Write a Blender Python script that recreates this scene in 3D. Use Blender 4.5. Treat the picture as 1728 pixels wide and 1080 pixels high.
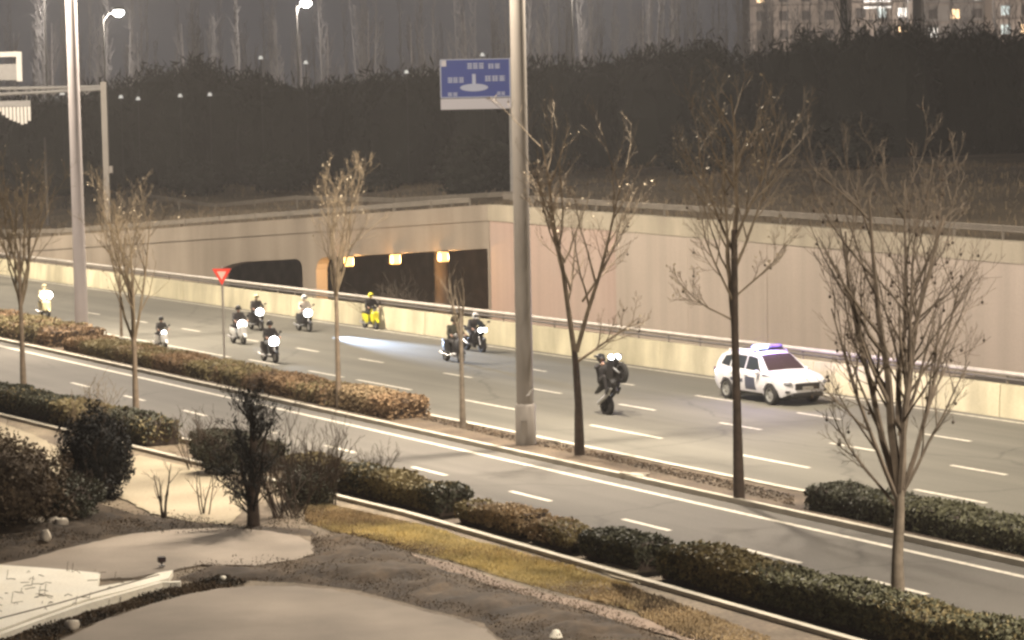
import bpy, math, random
import numpy as np
from mathutils import Vector, Matrix, Euler
R_ = random.Random(7)
sc = bpy.context.scene
for o in list(bpy.data.objects): bpy.data.objects.remove(o)
COL = sc.collection
PI = math.pi

# ------------------------------------------------------------------ camera, night sky, exposure
FPX, HC = 4300.0, 9.4
PITCH, ROLL = math.atan((540 - 207) / FPX), -0.02
cam = bpy.data.cameras.new('camera'); cam_o = bpy.data.objects.new('camera', cam); COL.objects.link(cam_o)
CR = (Matrix.Rotation(PI / 2 - PITCH, 3, 'X') @ Matrix.Rotation(ROLL, 3, 'Z'))
cam_o.matrix_world = Matrix.Translation((0, 0, HC)) @ CR.to_4x4()
cam.sensor_width = 36.0; cam.lens = FPX / 1728 * 36; cam.clip_start = 0.5; cam.clip_end = 5000
sc.camera = cam_o
world = bpy.data.worlds.new('World'); sc.world = world; world.use_nodes = True
bg = world.node_tree.nodes['Background']
bg.inputs['Color'].default_value = (0.94, 0.90, 0.96, 1); bg.inputs['Strength'].default_value = 0.06
sc.view_settings.view_transform = 'Standard'; sc.view_settings.look = 'None'
sc.view_settings.exposure = 0.36; sc.view_settings.gamma = 1.0; sc.view_settings.use_curve_mapping = False
sc.cycles.use_denoising = True
sc.cycles.max_bounces = 5; sc.cycles.volume_bounces = 0
sc.cycles.sample_clamp_indirect = 3.0
sc.cycles.filter_width = 2.7
LAMP_W = 33000.0          # one head of a road lamp
LAMP_COL = (1.0, 0.87, 0.72)
HAZE = 0.00042

# ------------------------------------------------------------------ places: road frame (s along the road, t across) in metres
AZ = math.radians(28.3)
UX, UY = -math.sin(AZ), math.cos(AZ)
NX, NY = math.cos(AZ), math.sin(AZ)
def W(s, t, z=0.0): return Vector((UX * s + NX * t, UY * s + NY * t, z))
def at(px, py, z=0.0):
    d = CR @ Vector(((px - 864) / FPX, -(py - 540) / FPX, -1)); k = (z - HC) / d.z
    return Vector((d.x * k, d.y * k, z))
def along(px, py, Y):
    d = CR @ Vector(((px - 864) / FPX, -(py - 540) / FPX, -1)); k = Y / d.y
    return Vector((d.x * k, Y, HC + d.z * k))
def st(v): return (v.x * UX + v.y * UY, v.x * NX + v.y * NY)
HEAD = math.atan2(-UY, -UX)     # the way the convoy drives

# ------------------------------------------------------------------ materials
def mat(name, col, rough=0.8, metal=0.0, var=0.0, scale=3.0, bump=0.0, stretch=None, spec=0.3, second=None, emit=None, estr=0.0, detail=4.0, alpha=1.0, trans=0.0):
    m = bpy.data.materials.new(name); m.use_nodes = True
    nt = m.node_tree; b = nt.nodes['Principled BSDF']
    b.inputs['Base Color'].default_value = (*col, 1); b.inputs['Roughness'].default_value = rough
    b.inputs['Metallic'].default_value = metal; b.inputs['Specular IOR Level'].default_value = spec
    if trans: b.inputs['Transmission Weight'].default_value = trans
    if emit:
        b.inputs['Emission Color'].default_value = (*emit, 1); b.inputs['Emission Strength'].default_value = estr
    if var or bump:
        tc = nt.nodes.new('ShaderNodeTexCoord'); mp = nt.nodes.new('ShaderNodeMapping')
        nt.links.new(tc.outputs['Object'], mp.inputs['Vector'])
        if stretch: mp.inputs['Rotation'].default_value = (0, 0, stretch[3] if len(stretch) > 3 else 0); mp.inputs['Scale'].default_value = stretch[:3]
        nz = nt.nodes.new('ShaderNodeTexNoise'); nz.inputs['Scale'].default_value = scale; nz.inputs['Detail'].default_value = detail
        nt.links.new(mp.outputs['Vector'], nz.inputs['Vector'])
        if var:
            rp = nt.nodes.new('ShaderNodeValToRGB'); c2 = second or tuple(c * (1 + var) for c in col)
            rp.color_ramp.elements[0].position = 0.3; rp.color_ramp.elements[1].position = 0.7
            rp.color_ramp.elements[0].color = (*(tuple(c * (1 - var) for c in col) if not second else col), 1)
            rp.color_ramp.elements[1].color = (*c2, 1)
            nt.links.new(nz.outputs['Fac'], rp.inputs['Fac']); nt.links.new(rp.outputs['Color'], b.inputs['Base Color'])
        if bump:
            n2 = nt.nodes.new('ShaderNodeTexNoise'); n2.inputs['Scale'].default_value = scale * 9; n2.inputs['Detail'].default_value = 5
            nt.links.new(tc.outputs['Object'], n2.inputs['Vector'])
            bp = nt.nodes.new('ShaderNodeBump'); bp.inputs['Strength'].default_value = bump; bp.inputs['Distance'].default_value = 0.03
            nt.links.new(n2.outputs['Fac'], bp.inputs['Height']); nt.links.new(bp.outputs['Normal'], b.inputs['Normal'])
    return m
def layered(name, col, col2, scale, streak, amt, bump=0.15, rough=0.85, fine=40.0, famt=0.12, rot=None, crack=0.0):
    """broad stain noise x vertical streaks x grain"""
    m = bpy.data.materials.new(name); m.use_nodes = True; nt = m.node_tree; b = nt.nodes['Principled BSDF']
    b.inputs['Roughness'].default_value = rough; b.inputs['Specular IOR Level'].default_value = 0.25
    tc = nt.nodes.new('ShaderNodeTexCoord')
    def noise(sc_, mapping, det=4):
        mp = nt.nodes.new('ShaderNodeMapping'); mp.inputs['Scale'].default_value = mapping
        if rot is not None and mapping != (1, 1, 1):
            mp.vector_type = 'TEXTURE'; mp.inputs['Rotation'].default_value = (0, 0, rot); mp.inputs['Scale'].default_value = tuple(1 / k for k in mapping)
        nt.links.new(tc.outputs['Object'], mp.inputs['Vector'])
        n = nt.nodes.new('ShaderNodeTexNoise'); n.inputs['Scale'].default_value = sc_; n.inputs['Detail'].default_value = det
        nt.links.new(mp.outputs['Vector'], n.inputs['Vector']); return n
    a = noise(scale, (1, 1, 1)); s = noise(1.0, streak, 5); g = noise(fine, (1, 1, 1), 3)
    rp = nt.nodes.new('ShaderNodeValToRGB'); rp.color_ramp.elements[0].position = .35; rp.color_ramp.elements[1].position = .65
    rp.color_ramp.elements[0].color = (*col, 1); rp.color_ramp.elements[1].color = (*col2, 1)
    nt.links.new(a.outputs['Fac'], rp.inputs['Fac'])
    def mulby(prev, n, lo, hi):
        mr = nt.nodes.new('ShaderNodeMapRange'); mr.inputs['From Min'].default_value = .3; mr.inputs['From Max'].default_value = .7
        mr.inputs['To Min'].default_value = lo; mr.inputs['To Max'].default_value = hi
        nt.links.new(n.outputs['Fac'], mr.inputs['Value'])
        mx = nt.nodes.new('ShaderNodeMix'); mx.data_type = 'RGBA'; mx.blend_type = 'MULTIPLY'; mx.inputs['Factor'].default_value = 1
        nt.links.new(prev, mx.inputs['A']); nt.links.new(mr.outputs['Result'], mx.inputs['B']); return mx.outputs['Result']
    o = mulby(rp.outputs['Color'], s, 1 - amt, 1 + amt * .4); o = mulby(o, g, 1 - famt, 1 + famt)
    if crack:
        vo = nt.nodes.new('ShaderNodeTexVoronoi'); vo.feature = 'DISTANCE_TO_EDGE'; vo.inputs['Scale'].default_value = crack
        wn = noise(.9, (1.01, 1, 1)); va = nt.nodes.new('ShaderNodeMix'); va.data_type = 'RGBA'; va.blend_type = 'ADD'; va.inputs['Factor'].default_value = 2.2
        nt.links.new(tc.outputs['Object'], va.inputs['A']); nt.links.new(wn.outputs['Color'], va.inputs['B']); nt.links.new(va.outputs['Result'], vo.inputs['Vector'])
        mr = nt.nodes.new('ShaderNodeMapRange'); mr.inputs['From Max'].default_value = .012; mr.inputs['To Min'].default_value = .72; mr.inputs['To Max'].default_value = 1
        nt.links.new(vo.outputs['Distance'], mr.inputs['Value'])
        mx = nt.nodes.new('ShaderNodeMix'); mx.data_type = 'RGBA'; mx.blend_type = 'MULTIPLY'; mx.inputs['Factor'].default_value = 1
        nt.links.new(o, mx.inputs['A']); nt.links.new(mr.outputs['Result'], mx.inputs['B']); o = mx.outputs['Result']
    nt.links.new(o, b.inputs['Base Color'])
    bp = nt.nodes.new('ShaderNodeBump'); bp.inputs['Strength'].default_value = bump; bp.inputs['Distance'].default_value = .02
    nt.links.new(g.outputs['Fac'], bp.inputs['Height']); nt.links.new(bp.outputs['Normal'], b.inputs['Normal'])
    return m
RS = (1, 1, 1)
M = {}
M['asphalt'] = layered('asphalt', (.105, .099, .080), (.135, .128, .103), .07, (.025, .75, .2), .26, fine=22, famt=.12, rot=PI / 2 + AZ, crack=.11)
M['asphalt_side'] = layered('asphalt_side_road', (.088, .081, .070), (.114, .105, .090), .09, (.03, .8, .2), .26, fine=22, famt=.13, rot=PI / 2 + AZ, crack=.13)
M['asphalt_old'] = layered('asphalt_worn', (.07, .062, .055), (.09, .08, .07), .1, (.3, .3, .3), .15)
M['paint'] = mat('road_paint', (.52, .485, .40), .7, var=.28, scale=5)
M['kerb'] = mat('kerb_stone', (.46, .42, .34), .85, var=.15, scale=1.3, bump=.15)
M['soil'] = layered('median_soil', (.07, .052, .036), (.115, .088, .06), .6, (1, 1, 1), .25, fine=14, famt=.3, bump=.4)
M['ground'] = layered('bare_ground', (.13, .10, .07), (.23, .185, .125), .3, (.7, .7, .7), .4, fine=9, famt=.3, bump=.5)
M['upper'] = layered('dry_slope', (.115, .088, .055), (.18, .14, .088), .05, (.3, .3, .3), .3, fine=4, famt=.3, bump=.4)
M['concrete'] = layered('wall_concrete', (.42, .355, .29), (.50, .425, .35), .10, (1.5, 1.5, .05), .11, fine=16, famt=.06)
M['red_glow_wall'] = layered('wall_concrete_red_glow', (.48, .345, .285), (.48, .375, .31), .14, (1.4, 1.4, .05), .11, fine=16, famt=.06)  # reddish light near the portal, painted into the concrete colour
M['coping'] = layered('coping_concrete', (.42, .37, .28), (.48, .425, .32), .2, (.8, .8, .2), .26, fine=16, famt=.06)
M['barrier'] = layered('barrier_concrete', (.50, .455, .31), (.62, .565, .39), .3, (1.0, 1.0, .35), .30, fine=18, famt=.07)
M['rail'] = mat('galvanised_rail', (.45, .41, .36), .5, .3, var=.12, scale=3)
M['dark_rail'] = mat('weathered_guardrail', (.20, .175, .14), .6, .2, var=.15, scale=2)
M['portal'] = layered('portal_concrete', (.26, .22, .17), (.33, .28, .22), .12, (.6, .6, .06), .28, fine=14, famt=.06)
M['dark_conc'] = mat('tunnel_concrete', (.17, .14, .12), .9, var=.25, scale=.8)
M['pole'] = mat('pole_paint', (.27, .245, .215), .6, .1, var=.06, scale=1.2, spec=.4)
M['pole_pale'] = mat('pole_paint_pale', (.46, .42, .41), .55, .1, var=.05, scale=1.2, spec=.4)
M['lamp'] = mat('lamp_lens', (.9, .85, .7), .3, emit=(1, .85, .6), estr=12)
M['lamp_white'] = mat('lamp_lens_white', (.9, .9, .9), .3, emit=(1, .97, .92), estr=14)
M['lamp_orange'] = mat('tunnel_lens', (.9, .7, .4), .4, emit=(1, .56, .18), estr=1.25)
M['bark'] = mat('bark_brown', (.115, .085, .062), .9, var=.3, scale=6, bump=.5)
M['bark_dark'] = mat('bark_dark', (.055, .040, .030), .9, var=.3, scale=6, bump=.5)
M['bark_grey'] = mat('bark_grey', (.17, .14, .105), .9, var=.3, scale=5, bump=.5)
M['bark_tan'] = mat('bark_tan', (.17, .13, .09), .9, var=.25, scale=5, bump=.4)
M['twig'] = mat('twig_tan', (.15, .115, .072), .9, var=.25, scale=4)
M['twig_dark'] = mat('twig_dark', (.07, .052, .038), .9, var=.25, scale=4)
M['twig_brown'] = mat('twig_brown', (.125, .10, .075), .9, var=.3, scale=3)
M['twig_mid'] = mat('twig_mid', (.165, .13, .09), .9, var=.3, scale=4)
M['bud'] = mat('dry_leaf_pale', (.36, .30, .21), .7)
M['seed'] = mat('seed_ball', (.055, .04, .03), .9)
M['leaf_green'] = mat('leaf_dull_green', (.10, .098, .055), .65, var=.35, scale=2.0)
M['leaf_dark'] = mat('leaf_dark_green', (.062, .062, .040), .65, var=.35, scale=2.0)
M['leaf_olive'] = mat('leaf_olive', (.19, .155, .075), .7, var=.3, scale=1.5)
M['leaf_brown'] = mat('leaf_russet', (.22, .145, .08), .8, var=.3, scale=1.5)
M['leaf_tan'] = mat('leaf_tan', (.29, .215, .125), .8, var=.3, scale=1.5)
M['leaf_black'] = mat('leaf_near_black', (.016, .016, .014), .8, var=.3, scale=2)
M['wood_leaf'] = mat('wood_foliage', (.018, .019, .015), .9, var=.4, scale=.15)
M['grass'] = mat('grass_dry_yellow', (.62, .52, .27), .85, var=.3, scale=.7)
M['grass_brown'] = mat('grass_dry_brown', (.38, .29, .17), .85, var=.3, scale=.7)
M['paving'] = layered('plaza_paving', (.225, .19, .15), (.29, .245, .195), .35, (.5, .5, .5), .24, fine=20, famt=.06)
M['pale_path'] = layered('sandy_path', (.42, .36, .25), (.30, .25, .17), .5, (1, 1, 1), .2, fine=14, famt=.12)
M['white_stone_glow'] = layered('white_stone_painted_light', (.86, .82, .70), (.80, .75, .62), .8, (.6, .6, .6), .12, fine=16, famt=.08)  # colour of the white stones; on the terrace it also holds painted lamplight
M['rock'] = mat('pale_rock', (.55, .49, .40), .85, var=.2, scale=4, bump=.3)
M['black'] = mat('black_plastic', (.018, .017, .017), .45, spec=.4)
M['black_gloss'] = mat('black_lacquer', (.016, .015, .016), .2, spec=.5)
M['rubber'] = mat('tyre_rubber', (.02, .019, .018), .85)
M['alloy'] = mat('wheel_alloy', (.42, .42, .40), .35, .6)
M['steel'] = mat('brushed_steel', (.45, .44, .43), .35, .8)
M['white_paint'] = mat('white_car_paint', (.60, .59, .60), .22, spec=.5)
M['white_fairing'] = mat('white_fairing', (.78, .77, .74), .3, spec=.5)
M['cream'] = mat('cream_plastic', (.80, .70, .42), .4)
M['yellow'] = mat('yellow_plastic', (.72, .66, .03), .35, spec=.5)
M['glass_dark'] = mat('tinted_glass', (.05, .034, .036), .08, spec=.6)
M['glass_side'] = mat('side_glass', (.030, .036, .040), .08, spec=.6)
M['decal'] = mat('police_decal_navy', (.06, .065, .09), .4)
M['blue_lens'] = mat('blue_beacon', (.3, .4, .9), .2, emit=(.40, .50, 1), estr=6)
M['beacon_off'] = mat('beacon_unlit', (.06, .05, .12), .2, emit=(.4, .25, 1), estr=.12)
M['red_lens'] = mat('red_beacon', (.10, .035, .06), .2, emit=(.8, .2, .5), estr=.06)
M['headlight'] = mat('headlight_glow', (.9, .9, .9), .2, emit=(1, .99, .95), estr=14)
M['headlight_off'] = mat('headlight_glass', (.22, .22, .24), .12, .3, spec=.6)
M['red'] = mat('sign_red_glow', (.62, .05, .03), .5, emit=(1, .07, .04), estr=.30)  # sign face given a faint glow of its own
M['sign_pink'] = mat('sign_white', (.75, .55, .45), .5)
M['sign_blue'] = mat('sign_blue', (.03, .06, .30), .6)
M['sign_ink'] = mat('sign_lettering', (.48, .52, .66), .6)
M['sign_grey'] = mat('sign_white_band', (.62, .60, .64), .6)
M['gantry'] = mat('gantry_steel', (.26, .25, .235), .55, .2, var=.1)
M['gantry_dark'] = mat('dull_steel', (.10, .09, .08), .6, .2)
M['gantry_white'] = mat('frame_white', (.70, .66, .60), .5)
M['facade'] = layered('facade_render', (.36, .31, .28), (.40, .35, .32), .1, (.3, .3, .05), .1)
M['facade_b'] = layered('facade_render_grey', (.30, .285, .28), (.34, .32, .31), .1, (.3, .3, .05), .1)
M['win_dark'] = mat('window_dark', (.12, .11, .11), .15)
M['win_warm'] = mat('window_lit_warm', (.8, .6, .4), .3, emit=(1, .66, .36), estr=1.8)
M['win_white'] = mat('window_lit_white', (.8, .8, .8), .3, emit=(1, .93, .84), estr=1.1)
M['win_cool'] = mat('window_lit_cool', (.7, .8, .8), .3, emit=(.72, .86, .9), estr=.45)
M['skin'] = mat('skin', (.42, .26, .19), .55)
M['cloth_black'] = mat('jacket_black', (.022, .020, .020), .8, var=.2, scale=9)
M['cloth_grey'] = mat('jacket_charcoal', (.055, .050, .048), .8, var=.2, scale=9)
M['cloth_green'] = mat('jacket_olive', (.06, .058, .038), .8, var=.2, scale=9)
M['cloth_pale'] = mat('jacket_pale', (.62, .55, .47), .8, var=.1, scale=9)
M['cloth_cream'] = mat('jacket_cream', (.72, .60, .36), .8, var=.1, scale=9)
M['cloth_blue'] = mat('trousers_dark', (.03, .03, .036), .8, var=.2, scale=9)
M['cloth_jean'] = mat('trousers_light', (.30, .31, .31), .8, var=.2, scale=9)
M['shoe_white'] = mat('shoe_white', (.75, .74, .72), .6)
M['visor'] = mat('visor', (.02, .02, .022), .08, spec=.6)

# ------------------------------------------------------------------ helpers
def setp(o, label=None, cat=None, group=None, kind=None):
    if label: o['label'] = label
    if cat: o['category'] = cat
    if group: o['group'] = group
    if kind: o['kind'] = kind
    return o
def thing(name, label, cat, loc=(0, 0, 0), rz=0.0, group=None):
    o = bpy.data.objects.new(name, None); o.empty_display_size = .2; COL.objects.link(o)
    o.location = loc; o.rotation_euler = (0, 0, rz)
    return setp(o, label, cat, group)
def link(name, me, parent=None, loc=None):
    o = bpy.data.objects.new(name, me); COL.objects.link(o)
    if parent: o.parent = parent
    if loc is not None: o.location = loc
    return o
class MB:
    def __init__(s): s.v = []; s.f = []; s.m = []; s.mi = 0
    def add(s, vs, fs):
        b = len(s.v); s.v += [tuple(v) for v in vs]
        for f in fs: s.f.append(tuple(b + i for i in f)); s.m.append(s.mi)
    def box(s, c, d, rot=None, taper=1.0):
        vs = []
        for z in (-1, 1):
            k = taper if z > 0 else 1
            for x, y in ((-1, -1), (1, -1), (1, 1), (-1, 1)):
                p = Vector((x * d[0] / 2 * k, y * d[1] / 2 * k, z * d[2] / 2))
                if rot is not None: p = rot @ p
                vs.append(p + Vector(c))
        s.add(vs, [(3, 2, 1, 0), (4, 5, 6, 7), (0, 1, 5, 4), (1, 2, 6, 5), (2, 3, 7, 6), (3, 0, 4, 7)])
    def bevbox(s, c, d, b, rot=None):
        vs = []; X, Y, Z = d[0] / 2, d[1] / 2, d[2] / 2
        prof = [(-Z, b), (-Z + b, 0), (Z - b, 0), (Z, b)]
        for z, i in prof:
            for x, y in ((-X + i, -Y + b), (-X + b, -Y + i), (X - b, -Y + i), (X - i, -Y + b), (X - i, Y - b), (X - b, Y - i), (-X + b, Y - i), (-X + i, Y - b)):
                p = Vector((x, y, z)); p = rot @ p if rot is not None else p; vs.append(p + Vector(c))
        fs = [tuple(range(7, -1, -1)), tuple(range(24, 32))]
        for k in range(3):
            for j in range(8): fs.append((k * 8 + j, k * 8 + (j + 1) % 8, k * 8 + 8 + (j + 1) % 8, k * 8 + 8 + j))
        s.add(vs, fs)
    def tube(s, pts, rad, n=6, caps=True):
        pts = [Vector(p) for p in pts]; rings = []
        if not isinstance(rad, (list, tuple)): rad = [rad] * len(pts)
        ref = None
        for i, p in enumerate(pts):
            d = (pts[min(i + 1, len(pts) - 1)] - pts[max(i - 1, 0)])
            d = d.normalized() if d.length > 1e-9 else Vector((0, 0, 1))
            if ref is None: ref = Vector((1, 0, 0)) if abs(d.x) < .8 else Vector((0, 1, 0))
            u = (ref - d * ref.dot(d)).normalized(); w = d.cross(u); ref = u
            rings.append([p + (u * math.cos(2 * PI * k / n) + w * math.sin(2 * PI * k / n)) * rad[i] for k in range(n)])
        vs = [v for r in rings for v in r]; fs = []
        for i in range(len(pts) - 1):
            for k in range(n): fs.append((i * n + k, i * n + (k + 1) % n, (i + 1) * n + (k + 1) % n, (i + 1) * n + k))
        if caps: fs.append(tuple(range(n - 1, -1, -1))); fs.append(tuple((len(pts) - 1) * n + k for k in range(n)))
        s.add(vs, fs)
    def ell(s, c, r, n=10, m=7, rot=None):
        vs = [Vector((0, 0, -1))]
        for i in range(1, m):
            a = -PI / 2 + PI * i / m
            for k in range(n): vs.append(Vector((math.cos(a) * math.cos(2 * PI * k / n), math.cos(a) * math.sin(2 * PI * k / n), math.sin(a))))
        vs.append(Vector((0, 0, 1)))
        out = []
        for v in vs:
            p = Vector((v.x * r[0], v.y * r[1], v.z * r[2])); p = rot @ p if rot is not None else p; out.append(p + Vector(c))
        fs = [(0, 1 + (k + 1) % n, 1 + k) for k in range(n)]
        for i in range(m - 2):
            for k in range(n):
                a = 1 + i * n; fs.append((a + k, a + (k + 1) % n, a + n + (k + 1) % n, a + n + k))
        t = len(vs) - 1; a = 1 + (m - 2) * n
        fs += [(a + k, a + (k + 1) % n, t) for k in range(n)]
        s.add(out, fs)
    def lathe(s, prof, c, axis='Z', n=20, closed=False):
        vs = []
        for r, h in prof:
            for k in range(n):
                a = 2 * PI * k / n; x, y = r * math.cos(a), r * math.sin(a)
                vs.append(Vector(c) + (Vector((x, y, h)) if axis == 'Z' else Vector((x, h, y)) if axis == 'Y' else Vector((h, x, y))))
        fs = []
        L = len(prof)
        for i in range(L if closed else L - 1):
            j = (i + 1) % L
            for k in range(n): fs.append((i * n + k, i * n + (k + 1) % n, j * n + (k + 1) % n, j * n + k))
        s.add(vs, fs)
    def prism(s, poly, z0, z1, rot=None, off=(0, 0, 0)):
        n = len(poly); vs = [Vector((x, y, z0)) for x, y in poly] + [Vector((x, y, z1)) for x, y in poly]
        if rot is not None: vs = [rot @ v for v in vs]
        vs = [v + Vector(off) for v in vs]
        s.add(vs, [tuple(range(n - 1, -1, -1)), tuple(range(n, 2 * n))] + [(i, (i + 1) % n, n + (i + 1) % n, n + i) for i in range(n)])
    def loft(s, secs, caps=True):
        n = len(secs[0]); vs = [v for q in secs for v in q]; fs = []
        for i in range(len(secs) - 1):
            for k in range(n): fs.append((i * n + k, i * n + (k + 1) % n, (i + 1) * n + (k + 1) % n, (i + 1) * n + k))
        if caps: fs += [tuple(range(n - 1, -1, -1)), tuple((len(secs) - 1) * n + k for k in range(n))]
        s.add(vs, fs)
    def mesh(s, name, mats, smooth=None):
        me = bpy.data.meshes.new(name); me.from_pydata(s.v, [], s.f)
        for m in (mats if isinstance(mats, (list, tuple)) else [mats]): me.materials.append(m)
        me.polygons.foreach_set('material_index', s.m)
        if smooth:
            me.polygons.foreach_set('use_smooth', [True] * len(s.f)); me.update()
            try: me.set_sharp_from_angle(angle=math.radians(smooth))
            except Exception: pass
        me.update(); return me
    def build(s, name, mats, parent=None, smooth=None, loc=None): return link(name, s.mesh(name, mats, smooth), parent, loc)
def quads(name, V, mats, mi=None):
    """V: (n,4,3) array of loose quads"""
    n = len(V); me = bpy.data.meshes.new(name)
    me.vertices.add(n * 4); me.vertices.foreach_set('co', np.asarray(V, np.float32).ravel())
    me.loops.add(n * 4); me.loops.foreach_set('vertex_index', np.arange(n * 4, dtype=np.int32))
    me.polygons.add(n); me.polygons.foreach_set('loop_start', np.arange(0, n * 4, 4, dtype=np.int32))
    for m in (mats if isinstance(mats, (list, tuple)) else [mats]): me.materials.append(m)
    if mi is not None: me.polygons.foreach_set('material_index', np.asarray(mi, np.int32))
    me.update(calc_edges=True); return me
def leaf_quads(P, size, rng, aspect=.6, up=0.0):
    n = len(P); a = rng.normal(size=(n, 3)); a[:, 2] += up * 2; a /= np.linalg.norm(a, axis=1)[:, None]
    b = rng.normal(size=(n, 3)); b -= a * (a * b).sum(1)[:, None]; b /= np.linalg.norm(b, axis=1)[:, None]
    s = (size * rng.uniform(.6, 1.4, n))[:, None]
    a = a * s; b = b * s * aspect
    return np.stack([P - a, P + b * .9 - a * .1, P + a, P - b * .9 + a * .1], 1)
def strip(name, pts_a, pts_b, z, m, parent=None, kind=None):
    """flat ribbon between two (s,t) polylines"""
    mb = MB(); n = len(pts_a)
    zz = z if isinstance(z, (list, tuple)) else [z] * n
    mb.add([W(*p, zz[i]) for i, p in enumerate(pts_a)] + [W(*p, zz[i]) for i, p in enumerate(pts_b)], [(i, i + 1, n + i + 1, n + i) for i in range(n - 1)])
    o = mb.build(name, m, parent)
    if kind: o['kind'] = kind
    return o
def wallstrip(mb, path, t_off, w, z0, z1):
    """a solid wall along an (s,t) path, thickness w behind t"""
    secs = []
    for i, (s_, t_) in enumerate(path):
        a = z0[i] if isinstance(z0, (list, tuple)) else z0; b = z1[i] if isinstance(z1, (list, tuple)) else z1
        secs.append([W(s_, t_ + t_off, a), W(s_, t_ + t_off + w, a), W(s_, t_ + t_off + w, b), W(s_, t_ + t_off, b)])
    mb.loft(secs)
def copy_tree(o, parent=None):
    c = o.copy(); COL.objects.link(c)
    if parent: c.parent = parent
    for ch in list(o.children): copy_tree(ch, c)
    return c
def light(name, kind, loc, power, color, parent=None, target=None, **kw):
    l = bpy.data.lights.new(name, kind); l.energy = power; l.color = color
    for k, v in kw.items(): setattr(l, k, v)
    o = bpy.data.objects.new(name, l); COL.objects.link(o); o.location = loc
    if parent: o.parent = parent
    if target is not None: o.rotation_euler = (Vector(target) - Vector(loc)).to_track_quat('-Z', 'Y').to_euler()
    return o

# ------------------------------------------------------------------ the setting
S0, S1 = 2.0, 700.0
def T_kerb(s): return 36.1 if s < 80 else 36.1 + min(1, (s - 80) / 14) * 1.4
def T_near(s): return 26.65 if s < 55 else max(24.6, 26.65 - (s - 55) * .06)
g = MB(); g.add([W(-300, -300, -.02), W(900, -300, -.02), W(900, 50.6, -.02), W(-300, 50.6, -.02)], [(0, 1, 2, 3)])
setp(g.build('ground', M['ground']), kind='structure')
ss = [S0, 30, 55, 80, 84, 88, 94, 120, 200, 400, S1]
main_road = strip('main_road', [(s, T_kerb(s)) for s in ss], [(s, 50.45) for s in ss], .004, M['asphalt'], kind='structure')
side_road = strip('side_road', [(s, T_near(s) + 1.75) for s in ss], [(s, 34.0) for s in ss], .006, M['asphalt_side'], kind='structure')
mb = MB(); secs = []
for s in ss: secs.append([W(s, 34.12, -.01), W(s, T_kerb(s) - .14, -.01), W(s, T_kerb(s) - .14, .11), W(s, 34.12, .11)])
mb.loft(secs); setp(mb.build('median_ground', M['soil']), kind='structure')
def kerb(name, f, w, z1, z0=-.01):
    mb = MB(); mb.loft([[W(s, f(s) - w / 2, z0), W(s, f(s) + w / 2, z0), W(s, f(s) + w / 2, z1), W(s, f(s) - w / 2, z1)] for s in ss])
    return setp(mb.build(name, M['kerb']), kind='structure')
kerb('median_kerb', lambda s: 34.06, .16, .14); kerb('median_kerb', lambda s: T_kerb(s) - .05, .20, .15)
kerb('verge_kerb', lambda s: T_near(s) + 1.72, .14, .13); kerb('path_kerb', lambda s: T_near(s) - .03, .17, .08)
# painted lines and dashes are pieces of the road they are painted on
def mark(parent, name, s0, s1, t, w=.15, z=.010): return strip(name, [(s0, t - w / 2), (s1, t - w / 2)], [(s0, t + w / 2), (s1, t + w / 2)], z, M['paint'], parent)
mark(side_road, 'edge_line', S0, 300, 33.28, .17, .011)
mark(main_road, 'edge_line', S0, 300, 49.95, .13)
mark(main_road, 'edge_line', 97.5, 300, 39.3, .13)
for s in (77.7, 71.3, 64.9, 58.8, 53.0, 47.0, 41, 35): mark(main_road, 'lane_dash', s - 1.15, s + 1.15, 43.1 - max(0, (75 - s)) * .03, .15)
for s in (84.6, 92.2, 98.5, 105, 112, 119, 126): mark(main_road, 'lane_dash', s - 1.15, s + 1.15, 43.2, .15)
for s in (84.9, 78.5, 71.9, 65.6, 59, 53, 47, 41): mark(main_road, 'lane_dash', s - 1.2, s + 1.2, 46.5 - max(0, (75 - s)) * .03, .15)
for s, d in ((88.4, 1.6), (83.3, 2.3), (74.9, 2.1), (65.9, 2.1), (57.65, 1.65), (49.75, 1.4), (42, 1.4), (94.5, 1.5)): mark(main_road, 'lane_dash', s - d, s + d, 39.5 - max(0, (75 - s)) * .022, .16)
for s in (35, 40.75, 45.1, 50.3, 55.9, 61.6, 67.4, 73.2, 79.0, 84.8, 90.6): mark(side_road, 'lane_dash', s - 1.05, s + 1.05, 30.52, .15, .011)

# the carriageway behind the barrier dips under the portal
def Z_opp(s): return -.35 if s < 70 else -.35 - min(1, (s - 70) / 50) * 3.2
so = [S0, 40, 70, 80, 90, 100, 110, 120, 140, 170, 260]
strip('opposite_road', [(s, 50.85) for s in so], [(s, 63.6 if s < 119 else 92) for s in so], [Z_opp(s) for s in so], M['asphalt_old'], kind='structure')
PA, PB = (120.3, 63.5), (166.4, 50.8)
def T_wall(s):
    if s <= PA[0]: return 63.5
    return max(50.8, PA[1] + (PB[1] - PA[1]) * (s - PA[0]) / (PB[0] - PA[0]))
def Z_top(s):
    if s <= PA[0]: return 5.07 - .0141 * (PA[0] - s)
    return max(1.9, 5.07 - .0614 * (s - PA[0]))
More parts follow.
